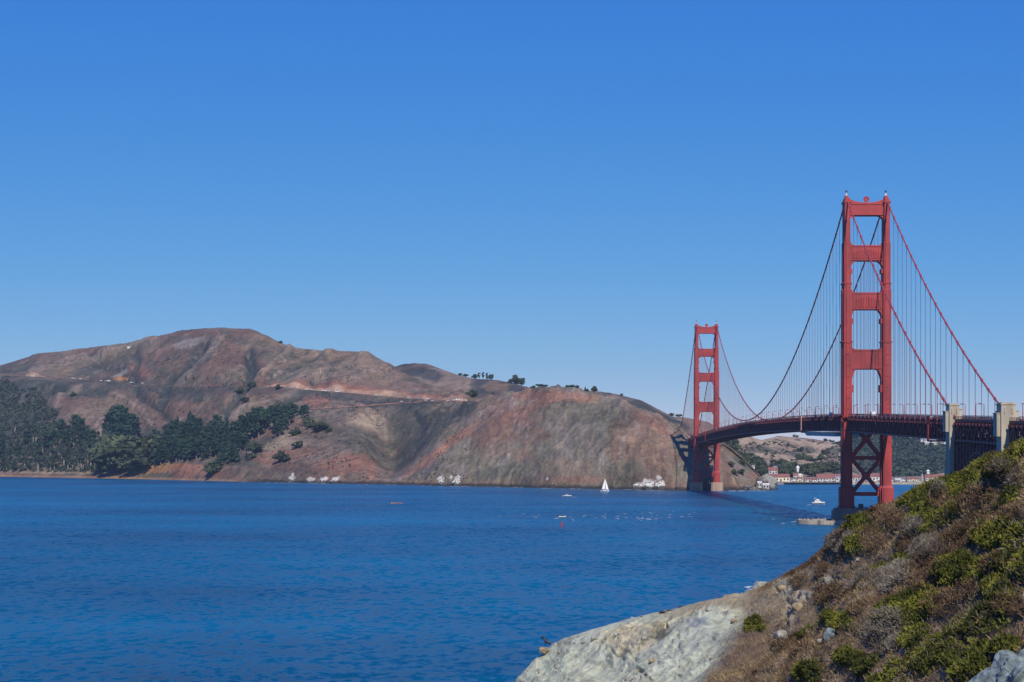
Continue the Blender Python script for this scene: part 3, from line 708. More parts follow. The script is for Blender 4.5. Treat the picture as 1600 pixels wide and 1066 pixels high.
# suspender ropes
def susp(b, x, y):
    zt, zb = z_cable(y), z_deck(y) + .2
    if zt - zb < .8: return
    for dy in (-.42, .42): b.bar((x, y + dy, zb), (x, y + dy, zt), .13, .13)
    b.box(x - .3, x + .3, y - .65, y + .65, zb - 1.2, zb)
order = sorted(((y, sx) for y in sus_y for sx in (-1, 1)), key=lambda q: q[0])
rest = MB()
for k, (y, sx) in enumerate(order):
    if k < 99:
        b = MB(); susp(b, sx * CXX, y)
        if b.v: b.build('suspender', M['rope'], bridge)
    else: susp(rest, sx * CXX, y)
o = rest.build('suspenders', M['rope'], bridge); o['kind'] = 'stuff'

# deck, roadway, railings
M['rail'] = mat('railing_paint', (.20, .03, .03), .6, .2, .3)
stations = list(np.arange(-770, -349, 7.62)) + list(np.arange(-343, 0.1, 7.62 * 343 / (45 * 7.62))) + list(np.linspace(0, SPAN, 169))[1:] + list(np.linspace(SPAN, SPAN + 420, 56))[1:]
def sweep(b, prof):
    b.loft([[(x, y, z_deck(y) + z) for x, z in prof] for y in stations])
b = MB(); sweep(b, [(-9.2, -.9), (-9.2, .0), (9.2, .0), (9.2, -.9)])
for sx in (-1, 1):
    q = [(sx * 9.25, -.85), (sx * 9.25, .25), (sx * 13.2, .25), (sx * 13.2, -1.1), (sx * 12.2, -1.5)]
    sweep(b, q)
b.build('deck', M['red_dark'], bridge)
b = MB(); b.loft([[(x, y, z_deck(y) + .03) for x in (-9.0, 9.0)] for y in stations], cap=False)
b.f = [(4 * i // 2, 4 * i // 2 + 1, 4 * i // 2 + 3, 4 * i // 2 + 2) for i in range(len(stations) - 1)]
b.build('roadway', M['asphalt'], bridge)
for sx in (-1, 1):
    b = MB()
    for z0, z1, hw in ((1.2, 1.42, .12), (.75, .88, .07), (.4, .52, .07)):
        for x in (13.05, 9.5):
            if x < 10 and z0 < .7: continue
            sweep(b, [(sx * x - hw, z0 + .25), (sx * x - hw, z1 + .25), (sx * x + hw, z1 + .25), (sx * x + hw, z0 + .25)])
    for i in range(len(stations) - 1):
        for f in (0, .5):
            y = stations[i] * (1 - f) + stations[i + 1] * f; b.box(sx * 13.05 - .1, sx * 13.05 + .1, y - .12, y + .12, z_deck(y) + .2, z_deck(y) + 1.66)
    b.build('railing', M['rail'], bridge)
# stiffening trusses
def truss(b, sx, y0, y1):
    n = max(2, int(round((y1 - y0) / 7.62))); n += n % 2
    Y = np.linspace(y0, y1, n + 1); x = sx * CXX
    top = [Vector((x, y, z_deck(y) - 2.3)) for y in Y]; bot = [Vector((x, y, z_deck(y) - 10.6)) for y in Y]
    for i in range(n):
        b.bar(top[i], top[i + 1], .9, 1.0); b.bar(bot[i], bot[i + 1], .92, 1.1)
        if i % 2: b.bar(top[i], bot[i + 1], .55, .8)
        else: b.bar(bot[i], top[i + 1], .55, .8)
    for i in range(n + 1): b.bar(top[i], bot[i], .5, .7)
    return Y
segs = [(-770, -464), (-450, -349), (-337, -8.2), (8.2, SPAN - 8.2), (SPAN + 8.2, SPAN + 330)]
for sx in (-1, 1):
    b = MB()
    for a, c in segs: truss(b, sx, a, c)
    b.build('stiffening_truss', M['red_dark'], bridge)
b = MB()
for a, c in segs:
    n = max(2, int(round((c - a) / 7.62))); n += n % 2; Y = np.linspace(a, c, n + 1)
    for i, y in enumerate(Y):
        z = z_deck(y); b.box(-13.2, 13.2, y - .3, y + .3, z - 3.9, z - 1.0)
        b.bar((-13.2, y, z - 10.7), (13.2, y, z - 10.7), .5, .7)
        for sx in (-1, 1): b.bar((sx * 13.3, y, z - 10.2), (sx * 5, y, z - 3.8), .4, .5); b.box(min(sx * 13.3, sx * 14.6), max(sx * 13.3, sx * 14.6), y - .16, y + .16, z - 3.0, z - 1.6)
        if i < n:
            y2 = Y[i + 1]; z2 = z_deck(y2)
            b.bar((-13.2 if i % 2 else 13.2, y, z - 10.72), (13.2 if i % 2 else -13.2, y2, z2 - 10.72), .45, .6)
            for x in (-7, -2.4, 2.4, 7): b.bar((x, y, z - 1.5), (x, y2, z2 - 1.5), .4, .9)
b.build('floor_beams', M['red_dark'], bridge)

# south pylons, the steel arch between them and the approach viaduct
def pylon(y0, wide, ztop, zsh):
    t = empty('pylon', (0, y0, 0), bridge); t['label'] = 'concrete pylon with stepped top'
    for sx in (-1, 1):
        b = MB(); c = sx * CXX; h = wide / 2
        b.box(c - h - 1.6, c + h + 1.6, -6.6, 6.6, -5, 8); b.box(c - h - .5, c + h + .5, -5.6, 5.6, 8, 40)
        b.prism([(c - h, -5), (c + h, -5), (c + h, 5), (c - h, 5)], 'z', 40, zsh - 4, [(c - h, -4.6), (c + h, -4.6), (c + h, 4.6), (c - h, 4.6)])
        b.box(c - h, c + h, -4.6, 4.6, zsh - 4, ztop - 1.1)
        b.box(c - h - .35, c + h + .35, -4.9, 4.9, ztop - 1.1, ztop - .5); b.box(c - h + .25, c + h - .25, -4.3, 4.3, ztop - .5, ztop)
        b.box(c + h, c + h + 1.8, -3.4, 3.4, zsh - 12, zsh - .4); b.box(c - h - 1.8, c - h, -3.4, 3.4, zsh - 12, zsh - 1.6)
        b.box(c + h - .2, c + h + 2.1, -3.7, 3.7, zsh - .4, zsh); b.box(c - h - 2.1, c - h + .2, -3.7, 3.7, zsh - 1.6, zsh - 1.2)
        for k in (-.45, .45): b.box(c + k * wide * .6 - .22, c + k * wide * .6 + .22, -5.05, -4.5, ztop - 5.2, ztop - 2.6)
        b.build('shaft', M['concrete'], t)
    b = MB(); b.box(-CXX + wide / 2, CXX - wide / 2, -2.2, 2.2, -4, z_deck(y0) - 12); b.box(-CXX + wide / 2, CXX - wide / 2, -3.2, 3.2, z_deck(y0) - 12, z_deck(y0) - 10.9)
    for k in range(6): x = -9 + 3.6 * k; b.box(x - .4, x + .4, -2.7, 2.7, -4, z_deck(y0) - 12)
    b.build('cross_wall', M['concrete'], t)
pylon(-343, 5.0, 74.2, 71.6); pylon(-457, 6.6, 71.6, 68.0)
for sx in (-1, 1):
    b = MB(); Y = np.linspace(-450, -349, 15); x = sx * CXX
    za = [49 - 36 * ((y + 399.5) / 50.5) ** 2 for y in Y]; zb = [44.5 - 41 * ((y + 399.5) / 50.5) ** 2 for y in Y]
    for i in range(14):
        b.bar((x, Y[i], za[i]), (x, Y[i + 1], za[i + 1]), 1.0, 1.2); b.bar((x, Y[i], zb[i]), (x, Y[i + 1], zb[i + 1]), 1.0, 1.2)
        b.bar((x, Y[i], za[i]), (x, Y[i + 1], zb[i + 1]), .5, .6); b.bar((x, Y[i + 1], za[i + 1]), (x, Y[i], zb[i]), .5, .6)
    for i in range(15):
        b.bar((x, Y[i], zb[i]), (x, Y[i], z_deck(Y[i]) - 11), .7, .9)
        if i < 14 and z_deck(Y[i]) - 11 - za[i] > 5:
            b.bar((x, Y[i], za[i]), (x, Y[i + 1], z_deck(Y[i]) - 11), .4, .5); b.bar((x, Y[i + 1], za[i + 1]), (x, Y[i], z_deck(Y[i]) - 11), .4, .5)
    b.build('arch_rib', M['red_dark'], bridge)
b = MB()
for i in range(0, 15):
    b.bar((-CXX, Y[i], za[i]), (CXX, Y[i], za[i]), .6); b.bar((-CXX, Y[i], zb[i]), (CXX, Y[i], zb[i]), .6)
    zt = z_deck(Y[i]) - 11; b.bar((-CXX, Y[i], zb[i]), (CXX, Y[i], zt), .45); b.bar((CXX, Y[i], zb[i]), (-CXX, Y[i], zt), .45)
b.build('arch_bracing', M['red_dark'], bridge)
for y in (-500, -560, -620, -690):
    b = MB()
    for sx in (-1, 1):
        for dy in (-5, 5): b.bar((sx * CXX, y + dy, -2), (sx * CXX, y + dy, z_deck(y) - 11), 1.0, 1.0)
        for z in range(0, 44, 11): b.bar((sx * CXX, y - 5, z), (sx * CXX, y + 5, z + 11), .5); b.bar((sx * CXX, y + 5, z), (sx * CXX, y - 5, z + 11), .5)
    for z in (14, 28, 40): b.bar((-CXX, y, z), (CXX, y, z), .8); b.bar((-CXX, y, z - 13), (CXX, y, z), .5)
    b.build('viaduct_bent', M['red_dark'], bridge)
b = MB(); b.box(-15, 15, -760, -640, -3, 42); b.box(-13, 13, -640, -600, -3, 30); b.build('anchorage', M['concrete'], bridge)
b = MB(); b.box(-15, 15, 1590, 1640, 20, 52); b.build('abutment', M['concrete'], bridge)
b = MB(); b.box(-13, 13, 1500, 1506, -2, 55); b.build('end_pier', M['concrete'], bridge)

# hanging work platform and travelling frames under the truss
wp = tag(empty('work_platform', (0, 0, 0)), 'pale netted work platform slung under the bridge deck beside the nearer tower', 'work platform')
b = MB(); pr = [(-14.2, -.0), (-13.2, -2.6), (13.2, -2.6), (14.2, -.0), (13.9, .0), (12.9, -2.3), (-12.9, -2.3), (-13.9, .0)]
ring = []
for y in np.linspace(48, 214, 25):
    e = 1 - max(0, abs((y - 131) / 83) - .86) / .14 * .85
    ring.append([(x, y, z_deck(y) - 12.2 + z * e) for x, z in pr])
b.loft(ring); b.build('net', mat('pale_netting', (.42, .46, .48), .9, .1, .5), wp)
b = MB()
for y in np.arange(50, 214, 12.0):
    for sx in (-1, 1): b.bar((sx * 14.0, y, z_deck(y) - 12.2), (sx * 14.0, y, z_deck(y) - 11.1), .3)
    b.box(-14, 14, y - 2.6, y + 2.6, z_deck(y) - 12.35, z_deck(y) - 11.9)
b.build('hanger_frame', M['dark'], wp)
def traveller(y, label, m):
    t = tag(empty('maintenance_traveller', (0, y, z_deck(y))), label, 'traveller', 'travelling frames on the bridge truss')
    b = MB()
    for dy in (-1.6, 1.6):
        b.bar((-15.6, dy, 1.2), (-15.6, dy, -12.0), .55); b.bar((-15.6, dy, -12.0), (0, dy, -12.0), .5); b.bar((-15.6, dy, .2), (-13.4, dy, .2), .4)
    for z in np.arange(-11.5, 1, 1.5): b.bar((-15.6, -1.6, z), (-15.6, 1.6, z + .9), .28)
    b.build('frame', m, t)
    b = MB(); b.box(-15.3, -2, -1.5, 1.5, -12.6, -12.25); b.build('gangway', M['grey'], t)
traveller(218, 'pale upright inspection frame clamped to the bridge truss left of the nearer tower', mat('frame_paint', (.55, .30, .24), .6))
traveller(-290, 'red upright inspection frame on the truss just left of the concrete pylon', M['red'])
traveller(1120, 'small inspection frame on the truss in front of the farther tower', M['red'])

# street lamps along both railings
def lamp_proto():
    p = MB(); p.tube([(0, 0, 0), (0, 0, 4), (0, 0, 7.4)], [.24, .19, .15], 8); p.box(-.35, .35, -.35, .35, 0, .9)
    a = MB(); a.tube([(0, 0, 7.2), (.5, 0, 7.75), (1.3, 0, 7.95), (2.3, 0, 7.9)], [.13, .12, .11, .1], 6)
    h = MB(); h.box(1.5, 2.9, -.32, .32, 7.62, 7.86); h.box(1.7, 2.7, -.24, .24, 7.5, 7.62)
    return p.mesh('pole', M['red']), a.mesh('arm', M['red']), h.mesh('lamp_head', M['dark'])
LP = lamp_proto()
for k in range(-16, 29):
    y = 20 + 45.72 * k
    for sx in (-1, 1):
        if abs(y) < 9 or abs(y - SPAN) < 9 or (-475 < y < -440) or (-352 < y < -334): continue
        side = 'west' if sx < 0 else 'east'; part = 'south of the nearer tower' if y < 0 else ('on the nearer half of the main span' if y < 640 else 'on the farther half of the main span')
        t = tag(empty('street_lamp', (sx * 12.6, y, z_deck(y) + .25), rz=0 if sx < 0 else math.pi), 'red street lamp along the bridge\'s %s railing, %s' % ('left' if sx < 0 else 'right', part), 'street lamp',
                '%s railing lamps %s' % ('left' if sx < 0 else 'right', part))
        for nm, me in zip(('pole', 'arm', 'lamp_head'), LP): link_mesh(nm, me, None, t)
# ------------------------------------------------------------------ boats, buoy, foam
def hull_rings(L, B, H, n=13, flare=.75, bow=1.0, stern=.75, z0=-.4):
    rings = []
    for i in range(n):
        t = i / (n - 1); x = (t - .5) * L
        w = B / 2 * (min(1, stern + (1 - stern) * min(1, t / .3))) * (1 - max(0, (t - .45) / .55) ** 2.2 * .97)
        sh = H * (1 + .28 * max(0, t - .4) * bow); k = z0 + max(0, (t - .86) / .14) * .5
        rings.append([(x, -w, sh), (x, -w * flare, sh * .35), (x, -w * .12, k), (x, w * .12, k), (x, w * flare, sh * .35), (x, w, sh)])
    return rings
def motor_boat(pos, yaw, L, H, label, kind):
    t = tag(empty('motor_boat', pos, rz=yaw), label, 'boat')
    B = L * .3
    b = MB(); b.loft(hull_rings(L, B, H)); b.build('hull', M['white'], t)
    b = MB(); r = hull_rings(L * 1.006, B * 1.04, H * .42, z0=.1); b.loft([[(x, y, min(z, H * .45)) for x, y, z in q] for q in r]); b.build('stripe', M['blue_paint'], t)
    b = MB()
    if kind == 'yacht':
        b.prism([(-.30 * L, H * 1.0), (.26 * L, H * 1.05), (.12 * L, H + .15 * L), (-.24 * L, H + .15 * L)], 'y', -B * .40, B * .40)
        b.prism([(-.16 * L, H + .15 * L), (.08 * L, H + .15 * L), (.03 * L, H + .22 * L), (-.14 * L, H + .22 * L)], 'y', -B * .30, B * .30)
        b.build('cabin', M['white'], t)
        b = MB(); b.prism([(-.22 * L, H + .07 * L), (.20 * L, H + .075 * L), (.145 * L, H + .125 * L), (-.20 * L, H + .125 * L)], 'y', -B * .41, B * .41); b.build('window_band', M['glass'], t)
        b = MB(); b.tube([(-.26 * L, 0, H + .15 * L), (-.34 * L, 0, H + .36 * L)], [.12, .07], 6); b.bar((-.16 * L, 0, H + .22 * L), (-.22 * L, 0, H + .34 * L), .25); b.box(-.26 * L, -.14 * L, -B * .3, B * .3, H + .30 * L, H + .315 * L); b.build('mast', M['white'], t)
        b = MB(); 
        for x in np.linspace(.1, .46, 7): b.tube([(x * L, -B * .33 * (1.15 - x), H * 1.1), (x * L, -B * .33 * (1.15 - x), H * 1.1 + .7)], .05, 5)
        b.bar((.1 * L, -B * .36, H * 1.1 + .7), (.48 * L, -B * .2, H * 1.15 + .7), .08); b.build('rail', M['grey'], t)
    elif kind == 'cruiser':
        b.prism([(-.20 * L, H), (.24 * L, H * 1.05), (.10 * L, H + .10 * L), (-.14 * L, H + .105 * L)], 'y', -B * .36, B * .36); b.build('cabin', M['white'], t)
        b = MB(); b.prism([(-.15 * L, H + .035 * L), (.18 * L, H + .04 * L), (.115 * L, H + .085 * L), (-.13 * L, H + .085 * L)], 'y', -B * .37, B * .37); b.build('window_band', M['glass'], t)
        b = MB(); b.tube([(-.05 * L, 0, H + .1 * L), (-.08 * L, 0, H + .2 * L)], .07, 6); b.build('mast', M['grey'], t)
    else:
        b.prism([(-.05 * L, H), (.20 * L, H), (.12 * L, H + .10 * L), (-.02 * L, H + .10 * L)], 'y', -B * .22, B * .22); b.build('console', M['dark'], t)
        b = MB(); b.prism([(.10 * L, H + .08 * L), (.14 * L, H + .07 * L), (.08 * L, H + .17 * L), (.065 * L, H + .17 * L)], 'y', -B * .24, B * .24); b.build('windscreen', M['glass'], t)
        b = MB(); b.box(-.56 * L, -.49 * L, -.3, .3, .1, H + .55); b.build('outboard_motor', M['dark'], t)
    return t
M['blue_paint'] = mat('blue_boot_stripe', (.05, .07, .13), .4)
M['yellow'] = mat('yellow_paint', (.70, .50, .06), .5); M['orange'] = mat('orange_hull', (.48, .16, .07), .5)
M['sail'] = mat('sailcloth', (.80, .79, .77), .8, .04, .5); M['skin'] = mat('skin', (.45, .26, .18), .6); M['jacket_red'] = mat('red_jacket', (.40, .05, .04), .8); M['jacket_dark'] = mat('dark_jacket', (.03, .035, .05), .8)
motor_boat(on_water(1278.5, 787.5), R(4), 13.0, 1.7, 'white cabin cruiser with a leaning mast left of the nearer bridge tower', 'yacht')
motor_boat(on_water(886, 776), R(3), 10.5, 1.3, 'low white motorboat with a flat cabin passing in front of the cliff', 'cruiser')
mb = motor_boat(on_water(878.5, 809), R(25), 6.4, 1.15, 'small white open motorboat just behind the red buoy', 'open')

def person(pos, yaw, jacket, label, seated=True):
    """seated figure: one continuous body from hips to head with legs forward and arms to the knees"""
    b = MB()
    b.tube([(0, 0, .05), (0, 0, .3), (-.02, 0, .52), (0, 0, .60), (.02, 0, .66), (.03, 0, .78), (.02, 0, .88)], [.17, .19, .20, .10, .065, .105, .05], 10)
    for s in (-1, 1):
        b.tube([(0, s * .1, .1), (.42, s * .12, .16), (.50, s * .12, -.28), (.6, s * .12, -.33)], [.10, .075, .055, .045], 7)
        b.tube([(0, s * .2, .5), (.12, s * .27, .25), (.36, s * .2, .2)], [.07, .05, .04], 7)
    t = b.build('person', jacket, None, pos, smooth=True); t.rotation_euler = (0, 0, yaw); tag(t, label, 'person')
    h = MB(); h.lathe([(.05, .64), (.10, .70), (.112, .78), (.10, .86), (.05, .905)], (.03, 0, 0), 10); h.build('head', M['skin'], t, smooth=True)
    h = MB(); h.lathe([(.116, .79), (.112, .86), (.06, .92)], (.015, 0, 0), 10); h.build('hair', M['dark'], t, smooth=True)
    return t
p = on_water(878.5, 809)
person(p + Vector((-.6, -.2, 1.25)), R(25), M['jacket_dark'], 'dark clothed person sitting at the stern of the small open motorboat')
# rowing boat with three rowers
p = on_water(620.5, 787)
t = tag(empty('rowing_boat', p, rz=R(178)), 'long orange rowing boat with a yellow bow alone on the water', 'boat')
b = MB(); b.loft(hull_rings(11.5, 1.9, .8, bow=.6, stern=.3)); b.build('hull', M['orange'], t)
b = MB(); r = hull_rings(11.6, 1.98, .86, bow=.6, stern=.3); b.loft([[(x, y, z + (.5 * ((k - 8) / 5) ** 2)) for x, y, z in q] for k, q in enumerate(r) if k >= 9]); b.build('bow', M['yellow'], t)
b = MB()
for x in (-3.4, -1.2, 1.0):
    b.box(x - .15, x + .15, -.8, .8, .5, .58)
b.build('thwart', M['white'], t)
for i, (x, j) in enumerate(((-3.4, 'jacket_red'), (-1.2, 'jacket_dark'), (1.0, 'jacket_red'))):
    person(p + Vector((-x, 0, .58)), R(0), M[j], ['red jacketed rower at the stern of the orange boat', 'dark jacketed rower in the middle of the orange boat', 'red jacketed rower nearest the yellow bow'][i])
for i, x in enumerate((-2.9, -.7, 1.5)):
    for s in (-1, 1):
        o = MB().tube([(0, s * .3, .95), (0, s * 3.2, .1)], .05, 5).box(-.1, .1, min(s * 3.0, s * 3.7), max(s * 3.0, s * 3.7), -.1, .14).build('oar', M['white'], t, (x, 0, 0))
# sailing boat
p = on_water(945, 768); t = tag(empty('sailing_boat', p, rz=R(-6)), 'white sailing boat with two raised sails under the brown cliff', 'boat')
b = MB(); b.loft(hull_rings(11.6, 3.2, 1.25, bow=.9, stern=.6)); b.build('hull', M['white'], t)
b = MB(); b.prism([(-2.2, 1.2), (2.4, 1.25), (1.6, 1.85), (-1.8, 1.85)], 'y', -.9, .9); b.build('cabin', M['white'], t)
b = MB(); b.tube([(.7, 0, 1), (.7, 0, 18.2)], [.14, .08], 8); b.build('mast', M['grey'], t)
b = MB(); b.tube([(.7, 0, 2.3), (-4.6, -.5, 2.3)], .11, 6); b.build('boom', M['grey'], t)
def sail(P0, P1, P2, belly, name):
    n = 10; vs = []; fs = []
    for i in range(n + 1):
        for j in range(n + 1):
            a = i / n; c = j / n * (1 - a); q = Vector(P0) * (1 - a - c) + Vector(P2) * a + Vector(P1) * c
            q.y -= belly * 4 * c * (1 - a - c) * 2 + .2 * a * (1 - a); vs.append(q)
    for i in range(n):
        for j in range(n): fs.append((i * (n + 1) + j, i * (n + 1) + j + 1, (i + 1) * (n + 1) + j + 1, (i + 1) * (n + 1) + j))
    b = MB().add(vs, fs); o = b.build(name, M['sail'], t, smooth=True); m = o.modifiers.new('thickness', 'SOLIDIFY'); m.thickness = .05
sail((.5, 0, 2.5), (-4.5, -.5, 2.5), (.62, 0, 17.8), .9, 'mainsail'); sail((5.5, 0, 1.9), (1.1, -.9, 2.2), (.85, 0, 16.4), .7, 'jib')
# buoy
p = on_water(878, 823); t = tag(empty('buoy', p), 'red conical channel buoy floating before the small motorboat', 'buoy')
b = MB(); b.lathe([(1.0, -.4), (1.1, .1), (1.05, .7), (.7, .75)], n=14); b.build('float', M['red'], t)
b = MB()
for k in range(4): a = k * math.pi / 2; b.bar((.75 * math.cos(a), .75 * math.sin(a), .7), (.25 * math.cos(a), .25 * math.sin(a), 3.3), .14)
for z in (1.5, 2.4): b.lathe([(.72 - .14 * z, z), (.72 - .14 * z, z + .12)], n=12)
b.build('tower_frame', M['red'], t)
b = MB(); b.lathe([(.42, 1.1), (.55, 1.2), (.45, 2.6), (.1, 2.7)], n=10); b.build('radar_reflector', M['red'], t)
b = MB(); b.lathe([(.22, 3.3), (.22, 3.7), (.08, 3.9)], n=10); b.build('lantern', M['red'], t)

# breaking crests and wakes
M['foam'] = mat('sea_foam', (.42, .47, .50), .9, .1, 1.0)
b = MB(); rr = random.Random(5)
def foam(px, py, w_, h_):
    c = on_water(px, py); n = 9; pts = []
    for k in range(n):
        a = 2 * math.pi * k / n; q = .55 + .6 * rr.random(); pts.append((c.x + w_ / 2 * q * math.cos(a), c.y + h_ / 2 * q * math.sin(a), .12 + .1 * rr.random()))
    b.add(pts + [(c.x, c.y, .42)], [(k, (k + 1) % n, n) for k in range(n)])
for cx_, cy_, n_, sx_, sy_ in [(820, 807, 8, 40, 4), (920, 808, 12, 40, 5), (1010, 810, 26, 55, 5), (990, 803, 9, 60, 6), (1060, 806, 8, 40, 8), (1240, 812, 10, 40, 8), (1255, 801, 16, 34, 2), (1200, 795, 6, 40, 6), (1040, 774, 7, 30, 6), (1140, 772, 4, 30, 4)]:
    for k in range(int(n_ * .8)):
        ww = 1.4 + 4.0 * rr.random() ** 3; foam(rr.gauss(cx_, sx_ * .5), rr.gauss(cy_, sy_ * .5), ww, ww * (.9 + rr.random()))
for px_, py_ in [(895, 777), (899, 777.3), (872, 810), (868, 811), (1266, 789), (1262, 789.5), (1288, 789), (940, 769), (949, 769.2)]: foam(px_, py_, 4, 4)
for k in range(46): px_ = rr.uniform(380, 1070); foam(px_, float(np.interp(px_, PX, shore)) + .55, 4 + 9 * rr.random(), 10)
for k in range(26): foam(rr.uniform(1140, 1195), 767 + rr.random(), 4 + 5 * rr.random(), 8)
for k in range(10): foam(rr.gauss(1178, 6), 921 + rr.gauss(0, 2.5), 1.5 + 2 * rr.random(), 3)
b.build('sea_foam', M['foam'])['kind'] = 'stuff'

# ------------------------------------------------------------------ harbour: quay, buildings, moored boats
def z_ground(T, px, d): return T.zat(px, d)
def house(px, d, w_px, wall_px, roof_px, label, wall='cream', roof='roof_red', depth=14, n=4, T=None, hip=False, name='harbour_house', group=None, cat='building', base=None, chim=0):
    s = d / F; wdt, wh, rh = w_px * s, wall_px * s, roof_px * s
    x = CX + (px - VX) * s; z = (hd_ if T is None else T).zat(px, d) - .6 if base is None else base
    t = tag(empty(name, (x, CY + d, z)), label, cat, group); h = wdt / 2; dp = depth / 2
    b = MB(); b.box(-h, h, -dp, dp, -4, wh)
    if not hip: b.prism([(-dp, wh), (dp, wh), (0, wh + rh * .96)], 'x', -h, h)
    b.build('wall', M['lime' if wall == 'white' else wall], t)
    b = MB(); e = .7
    if hip:
        k = max(.5, h - dp * .9); b.add([(-h - e, -dp - e, wh - .1), (h + e, -dp - e, wh - .1), (h + e, dp + e, wh - .1), (-h - e, dp + e, wh - .1), (-k, 0, wh + rh), (k, 0, wh + rh)], [(0, 1, 5, 4), (1, 2, 5), (2, 3, 4, 5), (3, 0, 4), (0, 3, 2, 1)])
    else: b.prism([(-dp - e, wh - .15), (-dp - e, wh + .2), (0, wh + rh + .35), (dp + e, wh + .2), (dp + e, wh - .15), (0, wh + rh)], 'x', -h - e, h + e)
    rf = b.build('roof', M[roof], t)
    for k in range(chim):
        cxh = -h * .5 + k * h; MB().box(cxh - .6, cxh + .6, -.6, .6, wh + rh * .4, wh + rh + 1.6).build('chimney', M['cream'], rf)
    for i in range(n):
        x0 = -h + wdt * (i + .5) / n; ww = min(1.3, wdt / n * .3)
        if i == n // 2 and n > 2: o = MB().box(x0 - ww, x0 + ww, -dp - .08, -dp, 0, wh * .66).build('door', M['dark'], t)
        else: o = MB().box(x0 - ww, x0 + ww, -dp - .06, -dp, wh * .36, wh * .78).build('window', M['glass'], t)
    return t
house(1216.5, 3310, 33, 7.2, 5.0, 'cream harbour hall with a dark red roof beside the pale rock', n=6, depth=16)
house(1207.5, 3420, 13.5, 6.5, 5.0, 'white house with a red gabled roof above the rocky point', 'white', n=3, depth=12, base=14)
house(1211, 3700, 7, 3.5, 2.0, 'small white house with a dark roof among the trees', 'white', 'dark', n=3, depth=9, base=24)
house(1177, 3560, 4, 2.0, .8, 'tiny white shed alone on the brown slope', 'white', 'grey', n=1, depth=5, T=hd_, name='shed', base=27)
house(1249, 3330, 10, 5, 3.0, 'cream house with stepped red roofs in front of the water tower', n=3, depth=12, hip=True)
house(1250.5, 3365, 7, 10, 2.5, 'taller cream block rising behind the stepped red roofs', 'cream', 'cream', n=2, depth=9, hip=True)
house(1243, 3380, 7, 9, 3.5, 'narrow red roofed house left of the tall cream block', 'white', n=2, depth=9)
house(1262, 3345, 9, 4.0, 3.0, 'small white boathouse with a red hipped roof', 'white', n=2, depth=10, hip=True)
house(1271, 3350, 7, 3.0, 2.5, 'low white shed left of the long red roof', 'white', n=2, depth=8)
house(1293.5, 3380, 36, 4.5, 6.6, 'long white barrack with a broad red roof left of the nearer tower', 'white', n=8, depth=18)
house(1312, 3330, 14, 6, 1.6, 'white flat annex touching the left leg of the nearer tower', 'white', 'grey', n=3, depth=10)
house(1337, 3420, 20, 5.0, 3.2, 'white barrack with a red roof seen between the tower legs', 'white', n=5, depth=14)
house(1362, 3460, 30, 6.0, 5.0, 'larger red roofed hall seen between the tower legs', 'white', n=6, depth=16)
house(1426, 3330, 18, 4.2, 2.6, 'low cream store with a faded red roof right of the tower', 'cream', n=5, depth=12)
house(1459.5, 3320, 29, 6.2, 4.6, 'long cream shed with a red roof left of the concrete pylon', 'cream', n=8, depth=16)
house(1403, 3420, 9, 2.0, 1.2, 'low white hut near the red tower leg', 'white', 'white', n=2, depth=8, name='hut')
house(1450, 4150, 4, 1.6, 2.4, 'white tent shaped roof on the dark wooded slope', 'white', 'white', n=1, depth=6, hip=True, name='pavilion', base=zof(738, 4150))
for i, (px, py, ww, hh) in enumerate([(1436, 690.5, 7, 3.5), (1441, 686.5, 6, 4), (1448, 688, 9, 4), (1453, 686.8, 7, 3.5), (1459, 688.2, 8, 4), (1448, 692.5, 6, 2.5), (1469, 691.8, 9, 2.4), (1462, 692.6, 7, 2.2), (1478, 690.5, 8, 3)]):
    house(px, 5480 - 30 * (i % 3), ww, hh * .72, hh * .28, ['leftmost pale villa on the crest of the wooded hill', 'white villa beside a tree on the wooded crest', 'long blue grey villa at the middle of the hilltop row', 'pale hilltop villa overlapping the long blue grey one',
        'broad white villa near the pylon on the hilltop', 'low cream garden house below the hilltop villas', 'white terrace house on the wooded crest beside the traveller', 'low pale terrace under the broad villa', 'rightmost hilltop house partly behind the pylon'][i],
        ['cream', 'white', 'slate', 'white', 'white', 'cream', 'white', 'cream', 'white'][i] if False else ('cream' if i % 3 == 0 else 'white'), 'grey', depth=12, n=3, name='villa', base=zof(py + hh * .5, 5480 - 30 * (i % 3)), hip=bool(i % 2))
# water tower and flag mast
d = 3600; s = d / F; t = tag(empty('water_tower', (CX + (1246.5 - VX) * s, CY + d, zof(737, d))), 'white rounded water tower standing above the harbour roofs', 'water tower')
MB().lathe([(2.0, 0), (2.4, 4), (3.2, 6), (3.3, 8.6), (2.6, 10.0)], n=16).build('tank', M['white'], t, smooth=False)
MB().lathe([(2.8, 10.0), (1.5, 11.4), (.4, 12)], n=16).build('cap', M['grey'], t)
b = MB()
for k in range(6): a = k * math.pi / 3; b.bar((2.2 * math.cos(a), 2.2 * math.sin(a), -8), (1.9 * math.cos(a), 1.9 * math.sin(a), .2), .4)
b.build('leg', M['grey'], t)
d = 3300; s = d / F; t = tag(empty('monument', (CX + (1441 - VX) * s, CY + d, hd_.zat(1441, d) - .5)), 'grey stone column standing on the quay before the dark woods', 'monument')
MB().box(-2.2, 2.2, -2.2, 2.2, 0, 2.0).box(-1.6, 1.6, -1.6, 1.6, 2.0, 3.2).build('plinth', M['concrete'], t); MB().prism([(-1.2, -1.2), (1.2, -1.2), (1.2, 1.2), (-1.2, 1.2)], 'z', 3.2, 13.0, [(-.8, -.8), (.8, -.8), (.8, .8), (-.8, .8)]).lathe([(.9, 13.0), (.2, 14.8)], n=4).build('column', M['concrete'], t)
